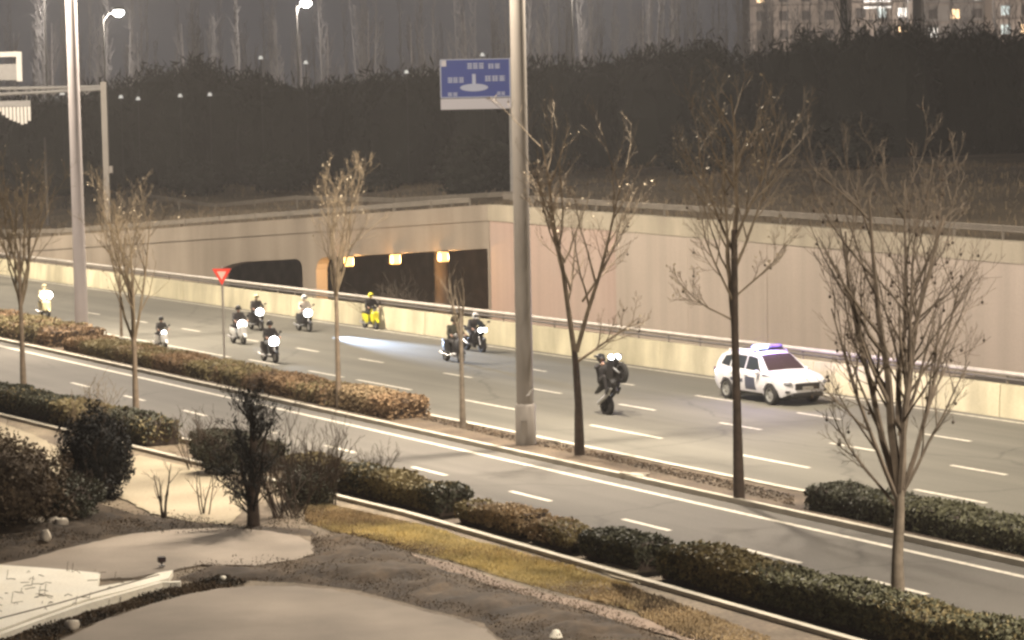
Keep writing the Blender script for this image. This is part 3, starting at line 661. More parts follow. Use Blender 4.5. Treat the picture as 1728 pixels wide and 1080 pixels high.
hedge(64.2, 68.4, 27.0, 28.1, .68, 'short dark green hedge behind the pale path', ['leaf_green', 'leaf_dark'], 10, 4200, GV, size=.055, taper_t=lambda s: T_near(s) - 26.65)
hedge(71.5, 92, 27.0, 28.2, .68, 'far dark hedge along the side road behind the wide brown shrub', ['leaf_dark', 'leaf_olive'], 11, 11000, GV, size=.06, taper_t=lambda s: T_near(s) - 26.65)

# ------------------------------------------------------------------ foreground plaza, paths, grass, stones
def sheet(name, px, z, m, kind='structure', thick=0.0):
    P0 = [at(x, y, z) for x, y in px]; mb = MB(); P = []; rj = random.Random(len(px))
    for a, b in zip(P0, P0[1:] + P0[:1]):
        n = max(1, int((b - a).length / .22)) if (b - a).length < 12 else 1
        for k in range(n): q = a.lerp(b, k / n); P.append(q + V((rj.uniform(-.035, .035), rj.uniform(-.05, .05), 0)))
    if thick:
        c = [(p.x, p.y) for p in P]
        ar = sum(c[i][0] * c[(i + 1) % len(c)][1] - c[(i + 1) % len(c)][0] * c[i][1] for i in range(len(c)))
        if ar < 0: c.reverse()
        mb.prism(c, z - thick, z)
    else:
        mb.add(P, [tuple(range(len(P)))])
        v = P; nrm = sum(((v[i].x * v[(i + 1) % len(v)].y - v[(i + 1) % len(v)].x * v[i].y) for i in range(len(v))))
        if nrm < 0: mb.f[0] = tuple(reversed(mb.f[0]))
    return setp(mb.build(name, m), kind=kind)
sheet('plaza_pavement', [(40, 1130), (100, 1082), (165, 1050), (240, 1024), (310, 1004), (370, 993), (430, 988), (500, 989), (560, 994), (630, 1008), (700, 1027), (770, 1044), (820, 1062), (842, 1082), (848, 1110), (850, 1140)], .05, M['paving'], thick=.12)
sheet('garden_path', [(-60, 965), (60, 940), (110, 926), (160, 914), (220, 901), (300, 893), (380, 891), (450, 895), (505, 905), (528, 918), (530, 934), (500, 944), (430, 954), (340, 952), (285, 963), (225, 974), (150, 978), (-60, 975)], .03, M['paving'], thick=.08)
sheet('sandy_ground', [(-20, 705), (60, 735), (110, 760), (200, 775), (235, 768), (330, 790), (395, 812), (415, 835), (405, 865), (385, 885), (320, 880), (255, 866), (205, 840), (150, 830), (60, 800), (-20, 790)], .012, M['pale_path'])
sheet('sandy_ground', [(1050, 938), (1078, 948), (1082, 985), (1030, 972), (1000, 956)], .015, M['pale_path'])
sheet('dirt_path', [(690, 934), (760, 950), (840, 978), (930, 1003), (1010, 1020), (1080, 1042), (1200, 1080), (1200, 1092), (1070, 1056), (990, 1030), (920, 1012), (830, 988), (745, 962)], .014, mat('dirt_pinkish', (.24, .18, .135), .9, var=.2, scale=1.5))
# terrace at the corner, lamplight painted into its white, with two edging strips
tp = [(-90, 945), (0, 953), (60, 957), (120, 962), (169, 967), (165, 990), (235, 978), (268, 966), (292, 962), (285, 975), (210, 996), (140, 1013), (60, 1040), (-90, 1095)]
c = at(80, 1000, .10); tr = thing('stone_terrace', 'stone terrace coloured cream white as if brightly lit with pale edging in the near corner', 'terrace', c)
Pw = [at(x, y, .10) - c for x, y in tp]; mb = MB(); mb.prism([(p.x, p.y) for p in reversed(Pw)], -.2, 0); mb.build('terrace_slab', M['white_stone_glow'], tr)
for (pxs, w, name) in ((((-90, 1106), (60, 1050), (140, 1022), (215, 1001), (270, 985), (305, 984)), .13, 'edging_strip'), (((-90, 1072), (0, 1044), (100, 1018), (200, 989), (268, 970)), .05, 'edging_groove')):
    pts = [at(x, y, .10) - c for x, y in pxs]; mb = MB(); hgt = .035 if name == 'edging_strip' else .012
    secs = []
    for i, p in enumerate(pts):
        d = (pts[min(i + 1, len(pts) - 1)] - pts[max(0, i - 1)]).normalized(); nn = V((-d.y, d.x, 0)) * w / 2
        lo = -.18 if name == 'edging_strip' else -.004
        secs.append([p - nn + V((0, 0, lo)), p + nn + V((0, 0, lo)), p + nn + V((0, 0, hgt)), p - nn + V((0, 0, hgt))])
    mb.loft(secs); mb.build(name, M['white_stone_glow'] if name == 'edging_strip' else M['soil'], tr)
mb = MB(); r = random.Random(3)
for k in range(46):
    p = at(r.uniform(-20, 210), r.uniform(962, 1032), .105) - c
    if (p + c).y < 10: continue
    p.z = .004
    d = V((r.uniform(-1, 1), r.uniform(-1, 1), 0)).normalized() * r.uniform(.06, .28)
    mb.tube([p, p + d * .5 + V((0, 0, r.uniform(0, .05))), p + d], .007, 4)
    if k % 3 == 0: mb.tube([p, p + V((.03, .02, r.uniform(.1, .28)))], .006, 4)
tw = mb.build('dead_twigs', M['bark_grey'], tr); tw['kind'] = 'stuff'
# the black floodlight box and small pale garden stones
p = at(273, 955, .06); q = thing('garden_floodlight', 'small black box floodlight at the tip of the white terrace edging', 'floodlight', p, .4)
mb = MB(); mb.bevbox((0, 0, .14), (.17, .12, .13), .02); mb.build('housing', M['black'], q); mb = MB(); mb.box((0, -.062, .14), (.13, .006, .09)); mb.build('lens', M['glass_dark'], q); mb = MB(); mb.tube([(0, 0, 0), (0, 0, .09)], .02, 6); mb.box((0, 0, .005), (.12, .1, .02)); mb.build('stand', M['black'], q)
def rock(px, py, r, label, seed, z=.02, m='rock', flat=.7, name='rock'):
    r *= 1.25; z += .12 if 840 < py < 920 and px < 200 else .04
    rr = random.Random(seed); mb = MB(); mb.ell((0, 0, r * flat * .55), (r, r * .85, r * flat), 10, 7)
    f = [rr.uniform(0, 6) for _ in range(3)]
    mb.v = [tuple(V(v) * (1 + .14 * math.sin(v[0] / r * 3 + f[0]) * math.cos(v[1] / r * 3 + f[1]) + .08 * math.sin(v[2] / r * 6 + f[2]))) for v in mb.v]
    o = mb.build(name, M[m], None, smooth=50); o.location = at(px, py, z); setp(o, label, 'rock', 'pale stones in the front beds'); return o
rock(62, 884, .15, 'round pale stone beside a pair of stones below the round dark shrub', 1)
rock(90, 884, .13, 'smaller pale stone in the middle of the three by the dark shrubs', 2)
rock(104, 886, .13, 'pale stone touching the middle stone by the dark shrubs', 3)
rock(118, 868, .19, 'largest flat pale stone, furthest from the terrace by the dark shrubs', 4, flat=.45)
rock(77, 912, .11, 'small pointed pale stone on the dark bed behind the garden path', 5, flat=1.1)
rock(122, 1060, .12, 'pale stone lying between the terrace edging and the plaza pavement', 6)
rock(376, 978, .06, 'tiny white stone in the dark strip between garden path and plaza', 7, m='white_stone_glow')
rock(938, 1078, .11, 'white stone in the dark ground cover at the picture bottom', 8, m='white_stone_glow')
rock(420, 806, .09, 'white stone behind the shaggy tree trunk', 9, m='white_stone_glow')
rock(446, 812, .10, 'white stone just past the shaggy tree trunk', 10, m='white_stone_glow')
rock(500, 826, .15, 'flat white stone at the foot of the bare shrub', 11, m='white_stone_glow', flat=.4)
rock(525, 829, .11, 'small white stone next to the flat white one by the bare shrub', 12, m='white_stone_glow', flat=.5)
o = MB(); o.box((0, 0, 0), (.9, .16, .05), Matrix.Rotation(-.9, 3, 'Z')); o.box((.2, .15, .0), (.5, .1, .04), Matrix.Rotation(-.3, 3, 'Z'))
o = o.build('scrap_board', M['kerb']); o.location = at(1068, 801, .15); setp(o, 'pale scrap board lying on the median soil between the two dark trees', 'scrap board')

def in_poly(x, y, poly):
    ins = np.zeros(len(x), bool); j = len(poly) - 1
    for i in range(len(poly)):
        xi, yi = poly[i]; xj, yj = poly[j]
        c = ((yi > y) != (yj > y)) & (x < (xj - xi) * (y - yi) / (yj - yi + 1e-12) + xi); ins ^= c; j = i
    return ins
def scatter(px, n, seed):
    rg = np.random.default_rng(seed); poly = [tuple(at(x, y)[:2]) for x, y in px]; a = np.array(poly); out = []
    while sum(map(len, out)) < n:
        p = rg.uniform(a.min(0), a.max(0), (n * 2, 2)); out.append(p[in_poly(p[:, 0], p[:, 1], poly)])
    return np.concatenate(out)[:n], rg
def grass_field(name, px, n, h, mats, seed, z=0.0, w=.012, lean=.5, zf=None, clump=None):
    p, rg = scatter(px, n, seed) if zf is None else px
    n = len(p); ang = rg.uniform(0, 2 * PI, n); ln = rg.uniform(0, lean, n); az = rg.uniform(0, 2 * PI, n)
    k = .65 + .35 * np.sin(p[:, 0] * 1.7 + seed) * np.cos(p[:, 1] * 1.3) + .25 * np.sin(p[:, 0] * .6 - p[:, 1] * .9)
    hh = h * rg.uniform(.4, 1.2, n) * np.clip(k, .25, 1.3); ww = w * rg.uniform(.7, 1.5, n)
    zz = np.full(n, z) if zf is None else np.array([zf(x, y) for x, y in p])
    B = np.column_stack([p, zz]); d = np.column_stack([np.cos(ang), np.sin(ang), np.zeros(n)]) * ww[:, None]
    T = B + np.column_stack([np.cos(az) * ln * hh, np.sin(az) * ln * hh, hh])
    Q = np.stack([B - d, B + d, T + d * .35, T - d * .35], 1)
    mi = ((np.sin(p[:, 0] * .9 + seed) + np.sin(p[:, 1] * 1.4 + p[:, 0] * .5) + rg.normal(0, .7, n)) > .25).astype(int)
    o = link(name, quads(name, Q, [M[m] for m in mats], mi)); o['kind'] = 'stuff'; return o
M['litter'] = mat('leaf_litter_brown', (.085, .058, .034), .9, var=.35, scale=2)
M['litter_dark'] = mat('ground_cover_dark', (.045, .037, .027), .9, var=.35, scale=2)
M['litter_grey'] = mat('ground_cover_greyish', (.11, .082, .052), .9, var=.3, scale=2)
grass_field('dry_grass', [(515, 842), (590, 858), (680, 881), (753, 899), (860, 931), (969, 960), (1060, 985), (1095, 1008), (1075, 1032), (990, 1012), (930, 997), (840, 972), (760, 946), (690, 930), (620, 908), (560, 897), (515, 880)], 46000, .085, ['grass', 'grass_brown'], 81)
grass_field('dry_grass', [(1030, 985), (1120, 1012), (1200, 1040), (1300, 1075), (1300, 1120), (1150, 1075), (1080, 1040)], 12000, .09, ['grass_brown', 'litter_grey'], 82)
def cover(name, px, n, mats, seed, h=.16, size=.06, z=0.0):
    p, rg = scatter(px, n, seed)
    k = np.sin(p[:, 0] * 1.5 + seed) * np.cos(p[:, 1] * 1.9) + .6 * np.sin(p[:, 0] * 3.1 + p[:, 1] * 2.2)
    zz = rg.random(n) ** 1.2 * h * np.clip(.6 + .5 * k, .08, 1.3)
    mi = ((k + rg.normal(0, .6, n)) > .2).astype(int)
    o = link(name, quads(name, leaf_quads(np.column_stack([p, zz + z + .01]), size, rg, .5), [M[m] for m in mats], mi)); o['kind'] = 'stuff'; return o
M['brush'] = layered('low_brush_brown', (.036, .023, .012), (.082, .055, .030), .9, (1.3, 1.3, 1.3), .35, fine=7, famt=.25, bump=.5)
M['brush_dark'] = layered('low_brush_dark', (.024, .016, .009), (.054, .037, .021), .9, (1.3, 1.3, 1.3), .35, fine=7, famt=.25, bump=.5)
from mathutils import noise as mnoise
def lumpy(name, px, m, h, seed, step=.16):
    poly = [tuple(at(x, y)[:2]) for x, y in px]; A_ = np.array(poly); x0, y0 = A_.min(0) - .3; x1, y1 = A_.max(0) + .3
    nx, ny = int((x1 - x0) / step) + 1, int((y1 - y0) / step) + 1
    X, Y = np.meshgrid(x0 + np.arange(nx) * step, y0 + np.arange(ny) * step); ins = in_poly(X.ravel(), Y.ravel(), poly)
    E = np.array(poly); B = np.roll(E, -1, 0); pt = np.stack([X.ravel(), Y.ravel()], 1); d = np.full(len(pt), 1e9)
    for a, b in zip(E, B):
        ab = b - a; k = np.clip(((pt - a) @ ab) / max(1e-9, ab @ ab), 0, 1); d = np.minimum(d, np.linalg.norm(pt - (a + k[:, None] * ab), axis=1))
    mb = MB()
    for i, (x, y) in enumerate(pt):
        k = min(1, d[i] / .7) if ins[i] else -min(1, d[i] / .2)
        n1 = mnoise.noise((x * .9, y * .9, seed)) * .6 + mnoise.noise((x * 2.4, y * 2.4, seed + 5)) * .35 + mnoise.noise((x * 6, y * 6, seed + 9)) * .2
        mb.v.append((x, y, -.015 + (h * max(.08, .45 + n1) * k if k > 0 else k * .06)))
    for j in range(ny - 1):
        for i in range(nx - 1):
            q = (j * nx + i, j * nx + i + 1, (j + 1) * nx + i + 1, (j + 1) * nx + i)
            if any(ins[w] for w in q): mb.f.append(q); mb.m.append(0)
    o = mb.build(name, M[m], None, smooth=180); o['kind'] = 'stuff'; return o
lumpy('low_brush', [(525, 905), (600, 905), (690, 930), (760, 960), (860, 993), (960, 1020), (1060, 1050), (1160, 1090), (1160, 1130), (900, 1130), (850, 1082), (815, 1050), (700, 1020), (600, 994), (500, 982), (420, 978), (330, 982), (300, 975), (345, 957), (430, 957), (530, 940)], 'brush', .30, 1)
lumpy('low_brush', [(-40, 800), (60, 815), (140, 840), (240, 870), (400, 888), (520, 890), (540, 905), (440, 896), (330, 892), (200, 902), (120, 924), (60, 940), (-40, 955)], 'brush_dark', .30, 2)
cover('ground_cover', [(525, 905), (600, 900), (690, 925), (760, 955), (860, 990), (960, 1015), (1060, 1045), (1160, 1085), (1160, 1130), (900, 1130), (850, 1082), (815, 1050), (700, 1022), (600, 995), (500, 985), (420, 982), (330, 985), (285, 1003), (300, 975), (345, 955), (430, 957), (525, 940)], 15000, ['litter', 'litter_grey'], 83, .26, .022)
cover('ground_cover', [(-40, 895), (60, 900), (110, 905), (200, 885), (300, 880), (440, 888), (520, 900), (440, 893), (330, 890), (200, 900), (120, 922), (60, 938), (-40, 955)], 5000, ['litter_dark', 'litter'], 84, .24, .024)
cover('ground_cover', [(-40, 800), (60, 815), (140, 840), (240, 870), (400, 890), (520, 895), (560, 870), (480, 850), (440, 900), (60, 905), (-40, 900)], 7000, ['litter_dark', 'litter'], 85, .24, .024)
cover('leaf_litter', [(-60, 1100), (60, 1062), (180, 1025), (300, 990), (380, 975), (420, 985), (320, 1002), (200, 1035), (110, 1072), (40, 1120)], 6000, ['litter', 'litter_dark'], 86, .08, .04)
cover('leaf_litter', [(705, 712), (870, 752), (1000, 778), (1245, 838), (1340, 862), (1340, 845), (1245, 822), (1000, 768), (870, 742), (715, 702)], 5000, ['litter', 'litter_dark'], 87, .03, .03, .11)

# ------------------------------------------------------------------ far side: slope, wood, trees, lamps, sign, gantry, buildings
M['slope_dry'] = mat('slope_grass_dry', (.19, .145, .09), .9, var=.3, scale=.3); M['slope_dull'] = mat('slope_grass_dull', (.14, .11, .07), .9, var=.3, scale=.3)
pts = []; rg = np.random.default_rng(91)
while len(pts) < 36000:
    s = rg.uniform(40, 240); d = rg.uniform(.8, 75) ; q = W(s + d * .12, T_wall(s) + d)
    pts.append((q.x, q.y))
pts = np.array(pts)
grass_field('slope_grass', (pts, rg), 0, .38, ['slope_dry', 'slope_dull'], 92, w=.03, zf=Z_up)
M['far_twig'] = mat('far_bare_branches', (.30, .27, .255), .9, var=.4, scale=.12)
def wood_top(px):
    X = [-200, 0, 120, 200, 260, 340, 420, 500, 600, 700, 800, 900, 1000, 1100, 1200, 1265, 1300, 1400, 1500, 1620, 1728, 1900]
    Y = [160, 150, 150, 125, 100, 95, 118, 128, 118, 112, 104, 92, 80, 72, 60, 62, 52, 42, 34, 28, 34, 30]
    return float(np.interp(px, X, Y))
P = []; mbk = MB(); rr = random.Random(4)
for k in range(330):
    px = rr.uniform(-160, 1880); Y = rr.uniform(225, 300); b = along(px, 300, Y); gz = Z_up(b.x, b.y)
    top = along(px, wood_top(px) + rr.uniform(-4, 34) + abs(rr.gauss(0, 7)), Y).z; H = max(3, top - gz); rad = rr.uniform(2.2, 4.2)
    n = 420; q = rg.normal(size=(n, 3)); q /= np.linalg.norm(q, axis=1)[:, None]
    q = q * rg.uniform(.75, 1.06, n)[:, None] * [rad, rad, H * .52] + [b.x, b.y, gz + H * .5]; P.append(q)
    mbk.ell((b.x, b.y, gz + H * .46), (rad * .82, rad * .82, H * .46), 8, 6)
wq = leaf_quads(np.concatenate(P), .55, rg, .16, .8); base = len(mbk.v)
me = quads('wood', wq, [M['wood_leaf']]); o = link('distant_wood', me); o['kind'] = 'stuff'
o = mbk.build('wood_interior', M['wood_leaf']); o['kind'] = 'stuff'
mb = MB(); r = random.Random(77)
for k in range(330):
    px = r.uniform(-120, 1850); Y = r.uniform(305, 380); b = along(px, 300, Y); gz = Z_up(b.x, b.y); H = r.uniform(12, 27)
    mb.tube([(b.x, b.y, gz - .3), (b.x + r.uniform(-.4, .4), b.y, gz + H * .5), (b.x + r.uniform(-.8, .8), b.y, gz + H)], [.11, .08, .02], 4, caps=False)
    for q in range(22):
        z = gz + H * (.3 + .68 * q / 22); a = r.uniform(0, 2 * PI); L = (1 - q / 26) * r.uniform(1.4, 3.2); p0 = V((b.x, b.y, z)); d = V((math.cos(a) * .5, math.sin(a) * .5, 1)).normalized()
        mb.tube([p0, p0 + d * L * .5 + rvec(r) * .2, p0 + d * L + V((0, 0, L * .2))], [.05, .04, .02], 3, caps=False)
        for _ in range(2): mb.tube([p0 + d * L * .5, p0 + d * L * .5 + rvec(r) * .8 + V((0, 0, .9))], [.03, .015], 3, caps=False)
o = mb.build('distant_bare_trees', M['far_twig']); o['kind'] = 'stuff'
for (px, py, rx, rz, Y, lab) in ((790, 290, 2.1, 3.4, 170, 'dark bush on the slope right below the blue sign'), (860, 292, 1.7, 2.6, 172, 'smaller dark bush on the slope just beyond the thick lamp post'), (470, 262, 2.6, 2.6, 205, 'low dark bush on the slope far behind the tunnel opening'), (330, 262, 2.4, 2.6, 205, 'dark bush on the slope past the gantry post'), (620, 268, 2.4, 2.2, 200, 'low dark bush alone in the middle of the slope'), (1180, 272, 2.8, 3.4, 190, 'dark bush on the slope behind the tall tree crown'), (1440, 285, 2.6, 3.2, 175, 'dark bush on the slope behind the vase-shaped tree crown')):
    q = along(px, py, Y); q.z = Z_up(q.x, q.y)
    round_shrub(0, 0, rx, rz, lab, 900, 'wood_leaf', .28, int(px), name='dark_bush', group='dark bushes on the slope', b=q, cm='wood_leaf')
def up_at(px, Y):
    q = along(px, 300, Y); return Vector((q.x, q.y, Z_up(q.x, q.y)))
M['poplar'] = mat('poplar_bark_pale', (.50, .44, .42), .85, var=.2, scale=1.5)
M['poplar_tw'] = mat('poplar_twigs', (.28, .25, .24), .9, var=.2, scale=.6)
pop_lab = ['pale bare poplar rising over the dark wood by the gantry frame', 'pale bare poplar over the wood behind the pale lamp post', 'thin bare poplar just past the first bright far lamp', 'bare poplar over the low gap of the wood', 'pale poplar trunk glowing under the second bright far lamp', 'pale poplar trunk beside the second bright far lamp pole', 'bare poplar over the wood well short of the blue sign', 'thin bare poplar over the wood before the blue sign', 'bare poplar directly over the blue sign', 'bare poplar just beyond the thick lamp post top', 'thin pale poplar beside the tall far pole', 'bare poplar over the wood above the forked tree', 'bare poplar standing before the lit facades', 'dark bare poplar splitting the lit facades']
protos = []
for k in range(3):
    r = random.Random(200 + k); mb = MB(); tips = []
    for j in range(14):
        a = r.uniform(0, 2 * PI); h = 3 + j * .95
        grow(mb, tips, r, V((0, 0, h)), V((math.cos(a) * .55, math.sin(a) * .55, 1)), 5.5 - j * .2, .09, 1, 3, .2, .12, (5, 4, 2), 4)
    m2 = MB(); m2.tube([(0, 0, -.3), (.1, 0, 5), (0, .1, 11), (.1, 0, 18)], [.26, .2, .14, .03], 8)
    protos.append((m2.mesh('trunk', M['poplar'], smooth=60), mb.mesh('crown', M['poplar_tw'])))
for k, (px, Y, sc_) in enumerate(((30, 330, 1.0), (95, 320, 1.05), (240, 330, .95), (315, 322, 1.0), (512, 315, .92), (558, 318, .98), (628, 335, 1.1), (700, 330, 1.0), (790, 325, 1.05), (930, 330, 1.0), (985, 320, 1.0), (1090, 335, 1.1), (1300, 330, 1.2), (1430, 322, 1.25))):
    p = up_at(px, Y); t = thing('poplar_tree', pop_lab[k], 'tree', p, k * 1.3, 'bare poplars rising over the wood'); t.scale = (sc_,) * 3
    a, b = protos[k % 3]; link('trunk', a, t); c2 = link('crown', b, t); c2['kind'] = 'stuff'
    if k == 13: t.children[0].data = a.copy(); t.children[0].data.materials[0] = M['wood_leaf']; t.children[1].data = b.copy(); t.children[1].data.materials[0] = M['wood_leaf']
def far_lamp(px, Y, top_y, arm_px, label, power, big=1.0):
    p = up_at(px, Y); H = along(px, top_y, Y).z - p.z; t = thing('far_street_lamp', label, 'street lamp', p, 0, 'street lamps on the upper road'); s = Y / FPX
    mb = MB(); mb.tube([(0, 0, -.2), (0, 0, H * .5), (0, 0, H)], [.14, .11, .08], 8); mb.build('pole', M['gantry_dark'], t, smooth=50)
    if arm_px:
        a = arm_px * s; mb = MB(); mb.tube([(0, 0, H - .6), (a * .4, -.1, H + .25), (a, -.2, H + .45)], [.06, .05, .05], 6); mb.build('arm', M['gantry_white'], t, smooth=50)
        mb = MB(); mb.ell((a, -.2, H + .30 + .22 * big), (.42 * big, .26 * big, .16 * big), 10, 6); hd = mb.build('lamp_head', M['gantry'], t, smooth=50)
        mb = MB(); mb.ell((a, -.2, H + .28), (.36 * big, .30 * big, .24 * big), 12, 7); mb.build('lens', M['lamp_white'], hd, smooth=60)
        light('far_light', 'POINT', (a, -.35, H - .15), power, (1, .95, .88), t, None, shadow_soft_size=.3)
    return t
far_lamp(183, 297, 26, 26, 'bright white far street lamp on a thin pole above the gantry post', 6500, 1.9)
far_lamp(508, 299, 10, 16, 'bright white far street lamp cut by the top edge above the portal pier', 6500, 1.9)
far_lamp(85, 302, -25, 24, 'unlit looking tall pale pole between the gantry frame and the pale lamp post', 5000)
far_lamp(970, 302, -30, 22, 'tall thin pole over the wood past the thick lamp post', 6000)
far_lamp(1560, 302, -60, 22, 'tall thin pole in front of the lit facades', 4000)
far_lamp(78, 188, 232, 0, 'short dull post on the slope under the gantry beam', 0)
# small lights glimmering in the wood
LAN = mat('lantern_glow', (.7, .7, .66), .5, emit=(1, .97, .9), estr=.38)
for (px, py, Y, wh) in ((204, 163, 222, 'just past the gantry post'), (233, 166, 222, 'second past the gantry post'), (304, 161, 222, 'midway between gantry and portal pier'), (354, 159, 222, 'last of the low row before the portal pier'), (440, 97, 225, 'high on the dark wood short of the second far lamp'), (686, 121, 222, 'alone just short of the blue sign'), (814, 92, 224, 'peeping over the blue sign top'), (105, 157, 205, 'hugging the pale lamp post under the gantry beam'), (516, 105, 224, 'below the second bright far lamp')):
    q = along(px, py, Y); gz = Z_up(q.x, q.y); t = thing('small_light', 'small white stake lantern ' + wh, 'lantern', (q.x, q.y, gz), 0, 'small lanterns before the dark wood')
    mb = MB(); mb.tube([(0, 0, -.1), (0, 0, q.z - gz)], .04, 5); mb.build('stake', M['black'], t)
    mb = MB(); mb.lathe([(0, -.16), (.22, -.14), (.12, .12), (0, .16)], (0, 0, q.z - gz), 'Z', 8); mb.build('lens', LAN, t)
# blue direction sign
Y = 160; c = along(797, 142, Y); pb = up_at(866, Y); sg_ = thing('direction_sign', 'blue direction sign with a roundabout diagram and a white bottom band', 'road sign', pb)
sw, sh = 118 * Y / FPX, 84 * Y / FPX; cx, cz = c.x - pb.x + .2, c.z - pb.z
def sq(x0, y0, x1, y1, dep=.0): # fractions of the sheet
    mb = MB(); mb.box((cx + ((x0 + x1) / 2 - .5) * sw, -.30 - dep, cz + (.5 - (y0 + y1) / 2) * sh), ((x1 - x0) * sw, .03, (y1 - y0) * sh)); return mb
pl = sq(0, 0, 1, .77).build('sign_panel', M['sign_blue'], sg_)
sq(.0, .785, 1, 1).build('bottom_band', M['sign_grey'], sg_)
for a in ((0, 0, .016, .77), (.984, 0, 1, .77), (.016, 0, .984, .016), (.016, .75, .984, .77)): sq(*a, .02).build('border', M['sign_ink'], pl)
sq(.02, .02, .09, .14, .022).build('route_shield', M['sign_grey'], pl)
def chars(x0, y0, x1, y1, n, seed):
    r = random.Random(seed); mb = MB(); w = (x1 - x0) / n; h = y1 - y0
    for k in range(n):
        a = x0 + k * w + w * .08; b = x0 + (k + 1) * w - w * .08
        for f in (.12, .5, .86): q = sq(a, y0 + h * (f - .08), b, y0 + h * (f + .08), .03); mb.add(q.v, q.f)
        for f in (r.uniform(.15, .4), r.uniform(.6, .85)): q = sq(a + (b - a) * (f - .08), y0, a + (b - a) * (f + .08), y1, .036); mb.add(q.v, q.f)
    mb.build('lettering', M['sign_ink'], pl)
for i, a in enumerate(((.38, .08, .63, .20, 3), (.68, .10, .86, .20, 2), (.10, .36, .34, .47, 3), (.63, .34, .93, .45, 3), (.10, .66, .25, .735, 2), (.80, .66, .92, .73, 2))): chars(*a, i)
mb = MB(); n = 22; ring = []
for k in range(n): ring.append((cx + (-.0 - .02 + .20 * math.cos(2 * PI * k / n)) * sw, cz + (-.07 + .075 * math.sin(2 * PI * k / n)) * sh))
mb.prism(ring, .318, .338, Matrix.Rotation(PI / 2, 3, 'X')); q = sq(.455, .30, .505, .52, .03); mb.add(q.v, q.f); mb.build('roundabout_diagram', M['sign_ink'], pl)
mb = MB(); H = cz + sh * .35; mb.tube([(0, 0, -.2), (0, 0, H + .3)], [.2, .16], 10); mb.build('post', M['gantry'], sg_, smooth=50)
mb = MB()
for f in (.25, -.15): mb.tube([(0, 0, cz + sh * f), (cx - sw * .35, -.2, cz + sh * f)], .09, 8)
mb.build('arm', M['gantry'], sg_, smooth=50)
# gantry
Y = 178; pb = up_at(180, Y); s = Y / FPX; gt = thing('sign_gantry', 'dark sign gantry with a grey post and a white rectangular frame on its beam', 'gantry', pb)
Hp = along(180, 138, Y).z - pb.z; mb = MB(); mb.box((0, 0, Hp / 2 - .2), (.40, .40, Hp + .4)); mb.box((.3, 0, Hp * .38), (.3, .3, .5)); mb.build('post', M['pole'], gt)
zb = along(180, 146, Y).z - pb.z; mb = MB()
for dz in (0, -.55): mb.tube([(0, 0, zb + dz * .3), (-12, 0, zb + dz)], .12, 8)
for k in range(10): mb.tube([(-.6 - k * 1.15, 0, zb), (-1.2 - k * 1.15, 0, zb - .5), (-1.75 - k * 1.15, 0, zb)], .05, 5)
mb.build('beam', M['gantry'], gt)
fx = -140 * s; fz0, fz1 = along(40, 137, Y).z - pb.z, along(40, 87, Y).z - pb.z
mb = MB(); mb.box((fx, -.1, (fz0 + fz1) / 2), (.38, .2, fz1 - fz0)); mb.box((fx - 2.2, -.1, fz1 - .17), (4.02, .2, .34)); mb.box((fx - 4.4, -.1, (fz0 + fz1) / 2), (.38, .2, fz1 - fz0)); mb.build('sign_frame', M['gantry_white'], gt)
mb = MB(); mb.box((fx - 2.2, .1, fz0 + .65), (4.0, .06, 1.1)); mb.build('dark_panel', M['gantry'], gt)
z0_ = along(40, 210, Y).z - pb.z; z1_ = along(40, 180, Y).z - pb.z
sm = MB(); sm.box((0, 0, 0), (.20, .05, 1)); sme = sm.mesh('slat', M['gantry_white'])
for k, f in enumerate((.25, .45, .6, .72, .82, .9, 1.0, .95, .8)):
    o = link('slat', sme, gt, ((4 + k * 6.2 - 180) * s, -.05, z1_ - (z1_ - z0_) * f / 2)); o.scale = (1, 1, (z1_ - z0_) * f)
mb = MB(); mb.box((-153 * s, 0.06, z1_ + .22), (58 * s, .1, .4)); mb.build('slat_holder', M['gantry'], gt)
for k in (0, 1): 
    mb = MB(); mb.tube([((-176 + k * 46) * s, 0.06, z1_ + .4), ((-176 + k * 46) * s, 0, zb - .5)], .05, 5); mb.build('hanger', M['gantry'], gt)
